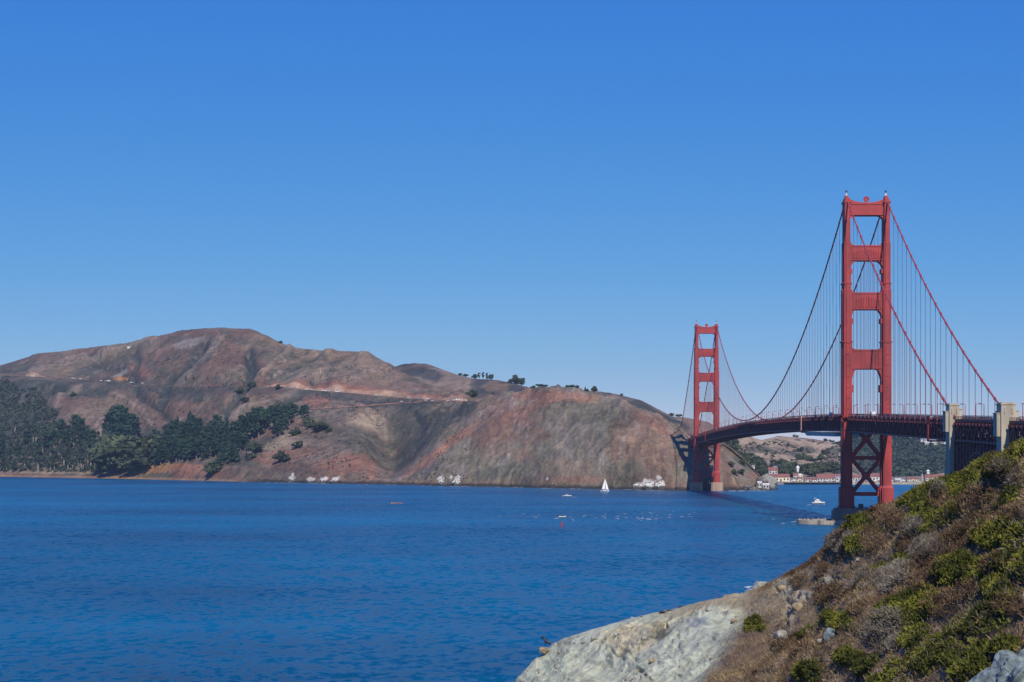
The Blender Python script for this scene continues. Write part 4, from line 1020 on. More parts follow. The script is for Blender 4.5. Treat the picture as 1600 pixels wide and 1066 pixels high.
# fog signal station on the point
for px, ww, wh, lab in [(1186.5, 5.5, 9, 'tall white station building on the rocky point beside the farther tower'), (1196.5, 9.5, 7.5, 'wider white station building at the tip of the rocky point')]:
    house(px, 2672, ww, wh, 1.4, lab, 'white', 'white', depth=7, n=2, name='signal_station', base=.8 if px > 1190 else 2.2)
house(1163, 2700, 24, 1.2, .4, 'long low pale wall of a terrace at the foot of the point', 'concrete', 'concrete', depth=5, n=1, name='terrace', base=6)
# pier
t = tag(empty('pier', (CX + (1272 - VX) * 3190 / F, CY + 3186, 0)), 'long dark timber pier on piles before the harbour buildings', 'pier')
b = MB(); b.box(-50, 60, -4, 4, 2.6, 3.3); b.build('pier_deck', mat('old_timber', (.07, .06, .055), .9), t)
b = MB()
for k in range(28):
    for y in (-3.4, 3.4): b.tube([(-49 + 4 * k, y, -4), (-49 + 4 * k, y, 2.6)], .35, 6)
pl = b.build('piles', M['dark'], t)
# quay wall
s = 3194 / F
b = MB(); b.box(CX + (1224 - VX) * s, CX + (1760 - VX) * s, CY + 3190, CY + 3197, -3, 3.4); tag(b.build('quay_wall', M['concrete']), 'long low stone quay wall along the far harbour shore', 'wall')
# parked vehicles and boats laid up on the quay
def car_proto(body, L=4.6, H=1.5, W_=1.85, van=False):
    b = MB()
    if van: b.prism([(-L / 2, .35), (L / 2, .35), (L / 2, 1.05), (L / 2 - .45, 1.2), (L / 2 - .95, H), (-L / 2 + .05, H)], 'y', -W_ / 2, W_ / 2)
    else: b.prism([(-L / 2, .35), (L / 2, .35), (L / 2 - .02, .78), (L * .24, .92), (L * .06, H), (-L * .28, H), (-L * .42, .95), (-L / 2, .9)], 'y', -W_ / 2, W_ / 2)
    me = [b.mesh('body', body)]
    b = MB()
    if van: b.prism([(-L * .36, 1.3), (L * .34, 1.3), (L * .28, H - .2), (-L * .36, H - .2)], 'y', -W_ / 2 - .01, W_ / 2 + .01)
    else: b.prism([(-L * .36, .98), (L * .18, .98), (L * .045, H - .08), (-L * .27, H - .08)], 'y', -W_ / 2 - .01, W_ / 2 + .01)
    me.append(b.mesh('window', M['glass']))
    b = MB()
    pts = [(.33 * math.cos(a), .33 * math.sin(a)) for a in np.linspace(0, 2 * math.pi, 12, endpoint=False)]
    b.prism(pts, 'y', -.11, .11); me.append(b.mesh('wheel', M['dark'])); return me, L, W_
def car(proto, pos, yaw, label, cat='car', group=None, name='parked_car', sc=1.0):
    (body, win, wh), L, W_ = proto
    t = tag(empty(name, pos, rz=yaw), label, cat, group); t.scale = (sc,) * 3
    link_mesh('body', body, None, t); link_mesh('window', win, None, t)
    for x in (-.31, .31):
        for s_ in (-1, 1): link_mesh('wheel', wh, None, t, (x * L, s_ * (W_ / 2 - .1), .33))
    return t
PC = [car_proto(M['white']), car_proto(mat('silver_paint', (.55, .56, .58), .3)), car_proto(mat('dark_blue_paint', (.03, .04, .09), .3)), car_proto(mat('dark_red_paint', (.25, .03, .03), .3))]
PV = [car_proto(M['white'], 5.6, 2.5, 2.1, True)]
for i, px in enumerate([50, 53, 113, 118, 125, 159, 165, 171, 204, 208, 222, 480, 487, 505, 509, 513, 527, 588, 640, 668, 710, 716, 722, 728]):
    g = road_pt(px); van = i in (1, 7, 16, 21)
    car(PV[0] if van else PC[0 if i % 3 else 1], g + Vector((0, -5.5 if i % 2 else 4, 1.0)), R(-8 + 16 * (i % 2)), 'small white van parked on the headland road' if van else 'small pale car parked along the headland road', 'van' if van else 'car', 'vans on the headland road' if van else 'cars along the headland road', 'parked_van' if van else 'parked_car', 1.5)
for i, (px, k) in enumerate([(628, 0), (666, 0), (676, 0), (700, 0)]):
    g = head.hit(px, 629.5 - (1 if px > 650 else 0)); car(PC[1], g + Vector((0, 0, 1.6)), 0, 'pale car on the lower dirt track below the headland road', 'car', 'cars on the lower track', 'parked_car', 1.6)
for i in range(34):
    px = [1232, 1236, 1240, 1262, 1266, 1270, 1274, 1279, 1284, 1288, 1292, 1297, 1303, 1307, 1330, 1334, 1338, 1343, 1348, 1352, 1357, 1362, 1367, 1394, 1398, 1407, 1411, 1416, 1436, 1446, 1452, 1458, 1464, 1470][i]
    d = 3222 + 30 * (i % 3); x = CX + (px - VX) * d / F
    if i % 4 == 2:
        t = tag(empty('moored_boat', (x, CY + d, hd_.zat(px, d) + .9), rz=R(20 * (i % 5) - 40)), 'small white boat laid up along the far quay', 'boat', 'boats laid up on the quay')
        b = MB(); b.loft(hull_rings(8, 2.6, 1.3)); b.build('hull', M['white'], t); MB().prism([(-1.5, 1.3), (1.8, 1.3), (1.0, 2.5), (-1.3, 2.5)], 'y', -.9, .9).build('cabin', M['white'], t)
    else: car(PC[[0, 1, 2, 0, 3][i % 5]], (x, CY + d, hd_.zat(px, d) + .05), R(90 if i % 2 else 5), ['white', 'silver', 'dark blue', 'white', 'dark red'][i % 5] + ' car parked along the far quay', 'car', ['white', 'silver', 'dark blue', 'white', 'dark red'][i % 5] + ' cars along the far quay', sc=1.2)
# traffic on the bridge
for i, (y, x, k, lab) in enumerate([(-408, -6, 'v', 'white van on the bridge deck between the concrete pylons'), (-385, -2.4, 0, 'white car behind the van between the concrete pylons'), (-420, 2.4, 1, 'silver car ahead of the van between the concrete pylons'), (-440, 6, 0, 'white car beside the right hand pylon on the bridge deck'),
        (-38, -2, 'v', 'white van crossing between the legs of the nearer tower'), (-60, 3, 2, 'dark blue car under the nearer tower portal'), (120, -6, 'v', 'white van on the main span left of the nearer tower'), (330, -5, 0, 'white car near the middle of the main span'), (620, -6, 'v', 'white van where the left cable meets the deck'), (1060, -6, 'v', 'white van close to the farther tower'), (-180, -6, 3, 'dark red car on the side span right of the nearer tower'), (-250, -6, 1, 'silver car approaching the left concrete pylon')]):
    car(PV[0] if k == 'v' else PC[k], (x, y, z_deck(y) + .04), R(90 if x < 0 else -90), lab, 'van' if k == 'v' else 'car', name='van' if k == 'v' else 'car', sc=1.25 if k == 'v' else 1)
# radio masts on the ridge at the left, small hut beside them
for px, y0, y1, lab in [(196.5, 540, 514, 'tallest lattice radio mast on the left ridge'), (205, 541, 526, 'short thin radio mast right of the tallest one'), (214, 541, 530, 'radio mast at the right end of the ridge group')]:
    g = head.hit(px, y0 + 1.5); d = g.y - CY; h = (y0 - y1) * d / F
    t = tag(empty('radio_mast', g + Vector((0, 0, -1))), lab, 'radio mast'); b = MB()
    for k in range(3): a = k * 2.094; b.bar((1.0 * math.cos(a), 1.0 * math.sin(a), 0), (.35 * math.cos(a), .35 * math.sin(a), h), .13)
    for z in np.arange(0, h, 2.2): b.bar((.9, 0, z), (-.5, .6, z + 2), .08); b.bar((-.5, .7, z), (-.5, -.7, z + 2), .12)
    b.build('lattice', M['grey'], t); MB().tube([(0, 0, h - .5), (0, 0, h + 4)], .12, 5).build('antenna', M['grey'], t)
g = head.hit(203, 543); house(203, g.y - CY - 5, 7, 1.2, .5, 'low pale hut beside the radio masts on the ridge', 'cream', 'grey', depth=8, n=2, T=head, name='hut')
g = head.hit(501, 587); t = tag(empty('marker_post', g), 'pale upright marker post on the slope above the road', 'post'); MB().box(-.9, .9, -.9, .9, -1, 12).build('post', M['concrete'], t); MB().box(-1.3, 1.3, -1.3, 1.3, 12, 13).build('cap', M['concrete'], t)
# ------------------------------------------------------------------ trees
def leaf_cloud(n, blobs, size, cols, seed, flat=.0, squash=.8):
    """n leaf-clump quads spread through the blobs (x, y, z, rx, ry, rz)"""
    g = np.random.default_rng(seed); B = np.array(blobs, float); wt = (B[:, 3] * B[:, 4] * B[:, 5]) ** .67; wt /= wt.sum()
    k = g.choice(len(B), n, p=wt); dirs = g.normal(size=(n, 3)); dirs /= np.linalg.norm(dirs, axis=1)[:, None]
    r = g.random(n) ** .38
    P = B[k, :3] + dirs * B[k, 3:6] * r[:, None]
    nrm = dirs + g.normal(size=(n, 3)) * .7 + np.array([0, 0, flat]); nrm /= np.linalg.norm(nrm, axis=1)[:, None]
    a = np.cross(nrm, g.normal(size=(n, 3))); a /= np.linalg.norm(a, axis=1)[:, None]; b = np.cross(nrm, a)
    sz = (size * (.55 + .9 * g.random(n)))[:, None]
    V = np.stack([P - a * sz - b * sz * squash * .6, P + a * sz * .8 - b * sz * squash, P + a * sz + b * sz * squash * .7, P - a * sz * .7 + b * sz * squash], 1)
    cols = np.array(cols, float); t = np.clip(g.random(len(B))[k] * .85 + g.random(n) * .5 - .05, 0, 1.3)[:, None]
    c = cols[0] * (1 - t) + cols[1] * t
    return V.reshape(-1, 3), np.repeat(c, 4, 0)
def cloud_mesh(name, V, c, m): return np_mesh(name, V, np.arange(len(V)).reshape(-1, 4), m, c)
def crown_blobs(kind, g):
    bl = []
    if kind == 'cypress':          # broad irregular Monterey cypress, wind-shaped
        for k in range(16):
            z = 8 + 19 * g.random(); r = (1 - ((z - 12) / 18) ** 2) * 6.5 if z > 12 else 5.5
            a = g.random() * 6.28; bl.append((r * .7 * math.cos(a), r * .7 * math.sin(a), z, 2.6 + 2.4 * g.random(), 2.6 + 2.4 * g.random(), 1.4 + 1.5 * g.random()))
        bl.append((0, 0, 15, 4.5, 4.5, 9))
    elif kind == 'pine':
        for k in range(14):
            z = 5 + 23 * k / 13; r = 6.0 * (1 - (k / 14) ** 1.3) + .8; a = g.random() * 6.28
            bl.append((r * .5 * math.cos(a), r * .5 * math.sin(a), z, r * .75, r * .75, 1.8))
    elif kind == 'gum':            # tall eucalyptus: bare pale stems, clumps high up
        for k in range(15):
            z = 9 + 20 * g.random(); a = g.random() * 6.28; r = 5.2 * g.random(); q = 1.8 + 2.0 * g.random()
            bl.append((r * math.cos(a), r * math.sin(a), z, q, q, q * 1.1))
    else:                          # low rounded oak or laurel
        for k in range(14):
            a = g.random() * 6.28; r = 8 * g.random() ** .6; z = 3 + 11 * (1 - (r / 10.5) ** 2) * (.45 + .55 * g.random()); q = 2.6 + 2.4 * g.random()
            bl.append((r * math.cos(a), r * math.sin(a), z, q, q, q * .7))
        bl.append((0, 0, 6, 7, 7, 5))
    return bl
TREES = {}
PALT = {'cypress': ((.012, .030, .020), (.034, .066, .036)), 'pine': ((.012, .030, .020), (.032, .060, .034)), 'gum': ((.024, .042, .025), (.056, .076, .042)), 'oak': ((.030, .046, .024), (.075, .090, .042))}
for kind, nv, nq, sz in (('cypress', 4, 950, 1.0), ('pine', 3, 800, 1.0), ('gum', 4, 760, .95), ('oak', 4, 950, 1.0)):
    TREES[kind] = []
    for j in range(nv):
        g = np.random.default_rng(100 + j * 7 + len(kind)); bl = crown_blobs(kind, g)
        V, c = leaf_cloud(nq, bl, sz, PALT[kind], 200 + j, .2)
        cm = cloud_mesh('crown', V, c, M['leaf']); b = MB()
        if kind == 'gum':
            for k in range(3):
                a = k * 2.1 + j; e = (3.5 * math.cos(a), 3.5 * math.sin(a), 25); b.tube([(.4 * math.cos(a), .4 * math.sin(a), -2), (1.0 * math.cos(a), 1.0 * math.sin(a), 9), (2 * math.cos(a), 2 * math.sin(a), 17), e], [.75, .55, .4, .12], 6)
        else:
            H = {'cypress': 22, 'pine': 27, 'oak': 9}[kind]
            b.tube([(0, 0, -2), (.3, .1, H * .3), (-.2, .2, H * .65), (.2, 0, H)], [1.0, .75, .5, .12], 7)
            for k in range(6):
                a = k * 1.05 + j; z = H * (.22 + .1 * k); r = 4.4 if kind != 'oak' else 6.5
                b.tube([(0, 0, z), (r * .5 * math.cos(a), r * .5 * math.sin(a), z + 1.4), (r * math.cos(a), r * math.sin(a), z + 2.6)], [.35, .24, .08], 5)
        TREES[kind].append((b.mesh('trunk', M['palebark' if kind == 'gum' else 'bark']), cm, {'cypress': 27.5, 'pine': 29.5, 'gum': 30, 'oak': 15.5}[kind]))
NAMES = {'cypress': 'cypress_tree', 'pine': 'pine_tree', 'gum': 'eucalyptus_tree', 'oak': 'oak_tree'}
tr = random.Random(11)
def tree(T, px, py, hpx, kind, label, group=None, pos=None, wide=1.0):
    g = pos if pos is not None else T.hit(px, py); d = g.y - CY
    tm, cm, H = tr.choice(TREES[kind]); s = hpx * d / F / H
    t = tag(empty(NAMES[kind], g + Vector((0, 0, -.5)), rz=tr.uniform(0, 6.28)), label, 'tree', group); t.scale = (s * wide * tr.uniform(.9, 1.12), s * wide * tr.uniform(.9, 1.12), s)
    link_mesh('trunk', tm, None, t); link_mesh('crown', cm, None, t); return t
# grove of tall gums along the cove at the left
G1 = 'tall gum trees with pale bare stems above the cove beach'
for k in range(120):
    px = tr.uniform(-34, 166); py = tr.uniform(708, 737) if k % 3 else tr.uniform(676, 708)
    tree(head, px, py, tr.uniform(15, 25), 'gum', 'tall grey green gum tree in the grove above the cove beach', G1)
for px, py, h in [(6, 737, 26), (22, 738, 18), (95, 692, 34), (118, 686, 36), (126, 690, 34), (144, 700, 28), (75, 705, 32), (42, 700, 26), (104, 705, 30), (60, 716, 28), (2, 715, 30), (84, 700, 26), (134, 694, 26), (112, 698, 26), (150, 712, 24), (30, 720, 26)]:
    tree(head, px, py, h, 'cypress', 'dark cypress rising out of the gum grove above the cove', 'dark cypresses in the gum grove')
for px, py, h in [(168, 677, 28), (176, 680, 40), (182, 684, 48), (190, 682, 46), (198, 684, 42), (206, 684, 36), (212, 683, 30), (172, 690, 26), (186, 694, 34), (201, 696, 30)]:
    tree(head, px, py, h, 'cypress', 'dark cypress in the tight clump under the bare brown slope', 'clump of cypresses under the bare slope')
for px, py, h, w_ in [(170, 733, 38, 1.3), (188, 728, 46, 1.3), (206, 726, 46, 1.4), (222, 722, 44, 1.3), (196, 736, 36, 1.3), (236, 715, 38, 1.2), (180, 716, 40, 1.2), (212, 738, 30, 1.2), (160, 738, 24, 1.2), (178, 741, 24, 1.1), (200, 732, 44, 1.5), (214, 730, 40, 1.5), (230, 726, 36, 1.4), (184, 722, 44, 1.5), (228, 735, 28, 1.3), (244, 722, 30, 1.2)]:
    tree(head, px, py, h, 'oak', 'rounded olive green tree in the broad dome of crowns behind the orange bank', 'rounded trees behind the orange bank', wide=w_)
G2 = 'dark conifers in the main wood above the orange bluff'
for k in range(125):
    px = tr.uniform(238, 356); lo = np.interp(px, [240, 300, 340, 355], [728, 722, 716, 704]); hi = np.interp(px, [240, 262, 300, 330, 355], [700, 678, 668, 676, 684])
    tree(head, px, tr.uniform(hi, lo), tr.uniform(20, 34), 'cypress' if tr.random() < .6 else 'pine', 'dark conifer in the main wood above the orange bluff', G2)
G3 = 'dark conifers on the middle of the slope'
for px, py, h in [(366, 690, 30), (372, 694, 34), (378, 684, 34), (384, 690, 36), (390, 676, 30), (394, 688, 40), (400, 676, 36), (404, 684, 40), (410, 672, 32), (414, 676, 34), (418, 668, 28), (368, 700, 24), (376, 706, 26), (383, 702, 24), (398, 664, 26), (408, 660, 24)]:
    tree(head, px, py, h, 'cypress', 'dark conifer in the middle clump of the slope', G3)
G4 = 'dark conifers in the right hand clump'
for px, py, h in [(424, 664, 28), (430, 672, 34), (436, 668, 34), (442, 664, 30), (430, 686, 26), (438, 682, 26), (446, 676, 24), (448, 658, 24), (456, 656, 24), (462, 652, 20), (452, 664, 26), (474, 656, 20), (478, 653, 20), (470, 655, 18)]:
    tree(head, px, py, h, 'cypress', 'dark conifer in the right hand clump of the slope', G4)
G5 = 'conifers on the lower spur above the shore'
for px, py, h in [(352, 726, 28), (357, 722, 34), (362, 718, 36), (366, 722, 30), (370, 724, 24), (345, 730, 20), (340, 728, 16), (356, 704, 26), (348, 716, 24), (362, 706, 24)]:
    tree(head, px, py, h, 'pine', 'dark conifer on the lower spur above the rocky shore', G5)
for px, py, h, kind, lab in [(333, 742, 22, 'oak', 'lowest dark tree close to the water above the rocks'), (395, 717, 9, 'oak', 'small round tree below the middle clump'), (385, 720, 14, 'pine', 'small pine standing alone over the brown bank'), (372, 722, 16, 'pine', 'narrow pine at the foot of the lower spur'), (402, 708, 18, 'oak', 'round tree alone above the pale rock outcrop'),
        (440, 722, 18, 'oak', 'round dark tree alone on the rust coloured slope'), (466, 700, 12, 'oak', 'small dark tree above the pale outcrop'), (486, 670, 12, 'oak', 'low dark bush at the edge of the bare patch'), (492, 671, 10, 'oak', 'second low bush joined to the edge of the bare patch'), (501, 675, 18, 'oak', 'isolated dark tree at the right end of the wood'), (515, 676, 7, 'oak', 'tiny round bush right of the last tree'), (480, 664, 14, 'oak', 'bushy tree at the end of the right hand clump'),
        (465, 680, 12, 'oak', 'flat dark bush under the right hand clump'), (458, 681, 10, 'oak', 'low bush left of the flat dark bush'), (376, 616, 12, 'oak', 'dark round tree just below the road bend'), (395, 606, 11, 'oak', 'dark round tree on the road at the gully'), (383, 630, 10, 'oak', 'small round bush below the road bend'), (434, 609, 8, 'oak', 'low bush at the roadside right of the gully'), (438.5, 537.5, 5, 'oak', 'lone bush on the right shoulder of the summit'),
        (302, 594, 7, 'pine', 'tiny conifer above the road cut'), (290, 596, 8, 'pine', 'tiny pair of conifers at the left of the road cut'), (741, 621, 14, 'oak', 'dark tree at the end of the headland road'), (115, 620, 8, 'oak', 'flat dark bush on the bare brown slope')]:
    tree(head, px, py, h, kind, lab, wide=1.25 if kind == 'oak' else 1.0)
def on_ridge(T, px, back=0):
    c = int(round(np.interp(px, T.px, np.arange(len(T.px))))); r = int(np.argmin(np.where(T.Z[:, c] > 1, T.yimg()[:, c], 1e9))); return Vector((T.X[r, c], T.Y[r, c], T.Z[r, c]))
for px, h, w_, lab in [(742, 8, 1.2, 'leftmost tree of the skyline grove behind the cliff'), (748, 10, 1.1, 'second tree of the skyline grove behind the cliff'), (755, 11, 1.1, 'middle tree of the skyline grove behind the cliff'), (761, 10, 1.1, 'fourth tree of the skyline grove behind the cliff'), (767, 9, 1.2, 'rightmost tree of the skyline grove behind the cliff'), (728, 6, 1.2, 'low skyline bush left of the grove'), (720, 5, 1.2, 'lowest skyline bush left of the grove')]:
    tree(hc, px, 0, h, 'gum' if w_ == 1.1 else 'oak', lab, pos=on_ridge(hc, px), wide=w_)
for px, h, w_, kind, lab in [(806, 14, 1.2, 'oak', 'left half of the big round tree on the skyline'), (815, 13, 1.2, 'oak', 'right half of the big round tree on the skyline'), (834, 5, 1.4, 'oak', 'low skyline bush right of the big round tree'), (843, 5, 1.6, 'oak', 'second low bush of the skyline hedge'), (852, 5, 1.6, 'oak', 'third low bush of the skyline hedge'), (886, 5, 1.2, 'oak', 'small tree on the cliff top left of the pair'), (894, 6.5, 1.4, 'oak', 'bushy tree on the middle of the cliff top'), (902, 5, 1.4, 'oak', 'low tree beside the bushy one on the cliff top'),
        (914, 7, 1.3, 'gum', 'spreading tree on the cliff top'), (918, 5, 1.2, 'oak', 'small bush under the spreading tree on the cliff top'), (928, 9, 1.1, 'oak', 'dark round tree where the cliff top falls away'), (1061, 6, 1.3, 'oak', 'dark bush on the hill beside the farther tower'), (1050, 6, 1.3, 'oak', 'dark bush left of the hill end'), (972, 4, 1.3, 'oak', 'tiny bush on the falling ridge')]:
    tree(hc if px > 1040 else head, px, 0, h, kind, lab, pos=on_ridge(hc if px in (806, 815, 972) or px > 1040 else head, px), wide=w_)
# trees round the harbour
for px, py, h, w_, lab in [(1139, 700, 18, 1.2, None), (1133, 704, 22, 1.2, None), (1143, 708, 18, 1.2, None), (1127, 706, 20, 1.2, None), (1137, 712, 16, 1.3, None)]:
    tree(hd_, px, py, h, 'oak', 'dark tree in the thicket right of the farther tower', 'thicket right of the farther tower', wide=w_)
for k in range(22):
    px = 1146 + 58 * k / 21 + tr.uniform(-2, 2); py = np.interp(px, [1146, 1175, 1190, 1204], [720, 726, 740, 746]) + tr.uniform(-4, 4)
    tree(hd_, px, py, tr.uniform(10, 17), 'oak', 'dark green tree in the belt behind the rocky point', 'tree belt behind the rocky point', wide=1.2)
for k in range(12):
    tree(hd_, 1218 + tr.uniform(0, 26), tr.uniform(738, 747), tr.uniform(14, 24), 'oak', 'dark tree in the grove behind the cream harbour hall', 'grove behind the harbour hall', wide=1.1)
for px, py, h, lab in [(1249, 720, 11, 'dark tree in the meadow above the water tower'), (1257, 719, 9, 'second dark tree in the meadow above the water tower'), (1210, 726, 8, 'small round tree on the meadow edge'), (1266, 722, 8, 'low tree in the middle of the meadow'), (1272, 722, 7, 'low bush right of the meadow tree'), (1289, 711, 9, 'dark tree high on the harbour slope'), (1283, 720, 10, 'dark tree in the gully of the harbour slope'), (1251, 706, 8, 'scrub tree high on the golden hill'), (1159, 726, 9, 'small tree on the slope of the point'), (1141, 728, 8, 'bush near the cliff edge of the point'), (1147, 742, 9, 'lower bush on the slope of the point'), (1158, 740, 8, 'round bush low on the slope of the point')]:
    tree(hd_ if px > 1180 else (hd_ if px < 0 else head), px, py, h, 'oak', lab, wide=1.3)
for k in range(9):
    tree(hd_, tr.uniform(1258, 1276), tr.uniform(738, 747), tr.uniform(12, 20), 'oak', 'dark tree in the grove right of the water tower', 'grove right of the water tower', wide=1.1)
for k in range(10):
    tree(hd_, tr.uniform(1284, 1304), tr.uniform(734, 742), tr.uniform(12, 18), 'oak', 'dark tree in the grove above the long red roof', 'grove above the long red roof', wide=1.1)
for px in (1145, 1150, 1240, 1245, 1288, 1292, 1297, 1301, 1306): tree(hd_, px, 0, 4.5, 'oak', 'tiny tree on the skyline of the golden hills', 'skyline trees of the golden hills', pos=on_ridge(hd_, px), wide=1.2)

# masses nobody could count: the far woods and the scrub between the trees
def mass(name, T, area, n, rad, q, cols, seed, sz):
    g = np.random.default_rng(seed); VV, CC = [], []
    blobs0 = [(0, 0, .35, 1, 1, .8)]; k = 0; A, Bp = [], []
    while k < n:
        px = g.uniform(area[0], area[1]); py = g.uniform(area[2], area[3])
        if not area[4](px, py): continue
        p = T.hit(px, py); k += 1; r = rad * (.6 + .8 * g.random())
        V, c = leaf_cloud(q, [(p.x, p.y, p.z + r * .3, r, r, r * .75)], sz, cols, int(g.integers(1e9)), .5)
        VV.append(V); CC.append(c * (.7 + .6 * g.random()))
    o = link_mesh(name, cloud_mesh(name, np.concatenate(VV), np.concatenate(CC), M['scrub']), None); o['kind'] = 'stuff'; return o
mass('distant_woodland', he, (1290, 1500, 679, 749, lambda a, c: True), 3000, 8.5, 18, ((.020, .034, .026), (.048, .064, .040)), 31, 3.4)
mass('woodland', head, (-150, 165, 592, 738, lambda a, c: c > np.interp(a, [-150, 0, 60, 90, 130, 165], [596, 594, 612, 650, 690, 700])), 2300, 6.5, 30, ((.022, .036, .022), (.050, .062, .036)), 32, 1.9)
mass('hillside_scrub', head, (560, 730, 625, 750, lambda a, c: vn(a / 16, c / 9, 88) > .62 and c > np.interp(a, [560, 740, 860, 1000, 1060], [610, 640, 625, 645, 672])), 420, 1.5, 6, ((.060, .060, .045), (.11, .10, .072)), 33, 1.0)
mass('slope_scrub', head, (160, 560, 545, 735, lambda a, c: vn(a / 20, c / 9, 89) > .60 and c > np.interp(a, [160, 345, 560], [575, 545, 570])), 1100, 1.6, 7, ((.052, .054, .040), (.10, .092, .066)), 34, 1.1)
mass('meadow_scrub', hd_, (1130, 1325, 690, 742, lambda a, c: vn(a / 9, c / 5, 90) > .6), 380, 3.2, 12, ((.030, .038, .026), (.065, .068, .044)), 35, 1.6)
# ------------------------------------------------------------------ the near hillside
FX = np.concatenate([np.arange(560, 790, 8.0), np.arange(790, 1680, 1.6), np.arange(1680, 2010, 5.0)])
cy_ = lerp_pts(FX, [(560, 1910), (650, 1400), (740, 1150), (790, 1080), (805, 1066), (820, 1046), (835, 1030), (846, 1022), (858, 1012), (880, 997), (950, 976), (1010, 960), (1060, 950), (1085, 942), (1160, 928), (1190, 919), (1215, 907), (1240, 896),
        (1265, 880), (1290, 858), (1310, 839), (1330, 820), (1345, 809), (1365, 799), (1385, 791), (1400, 783), (1440, 766), (1480, 753), (1500, 745), (1540, 726), (1570, 710), (1600, 694), (1700, 645), (1850, 590), (2010, 540)])
cd_ = smooth1(lerp_pts(FX, [(560, 118), (740, 121), (805, 119), (850, 120), (1000, 117), (1190, 112), (1300, 105), (1400, 98), (1500, 90), (1600, 80), (1700, 70), (1850, 58), (2010, 48)]), 30)
bd_ = smooth1(lerp_pts(FX, [(560, 108), (740, 104), (805, 100), (950, 90), (1100, 72), (1350, 44), (1600, 25), (1850, 14), (2010, 9)]), 30)
by_ = np.maximum(1250, cy_ + 70)
NF, NB = 300, 26
tt = np.linspace(0, 1, NF)[:, None] ** 1.15
yy = cy_ + (by_ - cy_) * tt; dd = cd_ - (cd_ - bd_) * tt ** .72
fx2 = np.broadcast_to(FX, yy.shape)
BX = CX + (fx2 - VX) / F * dd; BY = CY + dd; BZ = CZ - (yy - VY) / F * dd
P0 = np.stack([BX, BY, BZ], -1)
def grid_normals(P):
    a = np.gradient(P, axis=0); b = np.gradient(P, axis=1); n = np.cross(a, b); n /= np.linalg.norm(n, axis=-1)[..., None] + 1e-9
    s = np.sign((n * (np.array([CX, CY, CZ + 30]) - P)).sum(-1)); return n * s[..., None]
NRM = grid_normals(P0)
su, sv = BX + .45 * BY, BZ * 1.25 - .25 * BY          # coordinates on the slope, metres
m1 = fbm(su / 6.5, sv / 6.5, 201, 4); m2 = fbm(su / 1.7, sv / 1.7, 202, 4); m3 = fbm(su / .42, sv / .42, 203, 3)
q1 = (fx2 * .66 + yy * .75); q2 = (fx2 * .75 - yy * .66)
rill = fbm(q1 / 22, q2 / 120, 204, 4)
border = fx2 - (1182 - (yy - 930) * .70 + 50 * (m1 - .5) + 26 * (m2 - .5))
rockm = 1 - sst(-20, 26, border + 60 * (m1 - .5) + 40 * (m2 - .5))                       # pale rock at the left end
edge = sst(0, .05, tt * np.ones_like(yy))
disp = edge * (1.5 * (m1 - .5)) * (1 - .3 * rockm) + (.3 + .7 * edge) * (.55 * (m2 - .5)) * (1 - .7 * rockm) + .14 * (m3 - .5) * (1 - .4 * rockm)
disp += rockm * edge * (.75 * (rill - .5) - .18 * sst(.60, .72, rill)) + rockm * .10 * sst(.60, .70, m3) * sst(.48, .62, m2)
# green mats, brown and grey brush: where they grow (photograph columns and rows, on the slope itself)
def C5(l): return [(1160 + x / 2.914, 700 + y / 2.914, rx / 2.914, ry / 2.914) for x, y, rx, ry in l]
GREEN = C5([(540, 360, 55, 45), (520, 450, 40, 25), (840, 240, 90, 40), (830, 330, 80, 50), (950, 310, 60, 30), (720, 515, 40, 22), (600, 560, 55, 35), (740, 740, 150, 55), (770, 850, 70, 40), (1000, 560, 110, 60), (1150, 640, 60, 60), (1060, 780, 120, 50),
            (1230, 500, 70, 70), (1130, 420, 60, 50), (1230, 400, 60, 60), (850, 930, 120, 70), (560, 980, 60, 25), (490, 960, 50, 25), (600, 1055, 60, 25), (300, 850, 42, 38), (1040, 960, 110, 80), (480, 820, 50, 35), (1000, 180, 110, 50), (1190, 110, 90, 45),
            (1110, 70, 90, 35), (440, 800, 40, 30), (330, 1045, 70, 30), (1230, 240, 60, 40), (760, 260, 40, 25), (900, 160, 60, 22), (1280, 20, 70, 30), (70, 790, 16, 34), (35, 800, 30, 26), (1180, 900, 60, 40), (690, 1000, 60, 30), (950, 860, 50, 20)])
BROWN = C5([(630, 310, 45, 32), (590, 410, 50, 34), (745, 440, 50, 35), (870, 530, 80, 48), (920, 690, 90, 40), (1140, 530, 55, 38), (920, 255, 50, 35), (1060, 370, 110, 55), (1100, 320, 80, 40), (360, 550, 38, 26), (1190, 140, 60, 30), (490, 690, 40, 34),
            (880, 600, 90, 30), (700, 340, 40, 30), (440, 410, 60, 22), (250, 600, 40, 14), (1010, 640, 60, 30), (820, 590, 60, 40), (1080, 250, 100, 40), (1250, 320, 60, 30), (960, 440, 80, 40), (1200, 700, 50, 26), (380, 640, 70, 30), (560, 760, 50, 22), (300, 960, 60, 30), (200, 900, 60, 40)])
GREY = C5([(450, 440, 62, 34), (830, 450, 62, 46), (650, 820, 95, 42), (700, 600, 90, 44), (560, 620, 80, 40), (940, 230, 40, 16), (660, 900, 60, 22), (880, 480, 60, 24), (1240, 140, 50, 40), (780, 380, 50, 24)])
def field(lst):
    f = np.zeros_like(yy); wob = (m2 - .5) * 1.1 + (m3 - .5) * .7 + (m1 - .5) * .5
    for bx, by, rx, ry in lst:
        a = R(-28); dx, dy = fx2 - bx, yy - by
        q = np.hypot((dx * math.cos(a) + dy * math.sin(a)) / (rx * 1.1), (-dx * math.sin(a) + dy * math.cos(a)) / (ry * 1.0)); f = np.maximum(f, 1 - sst(.72, 1.12, q + wob * .8))
    return f
fg, fb_, fe = field(GREEN), field(BROWN), field(GREY)
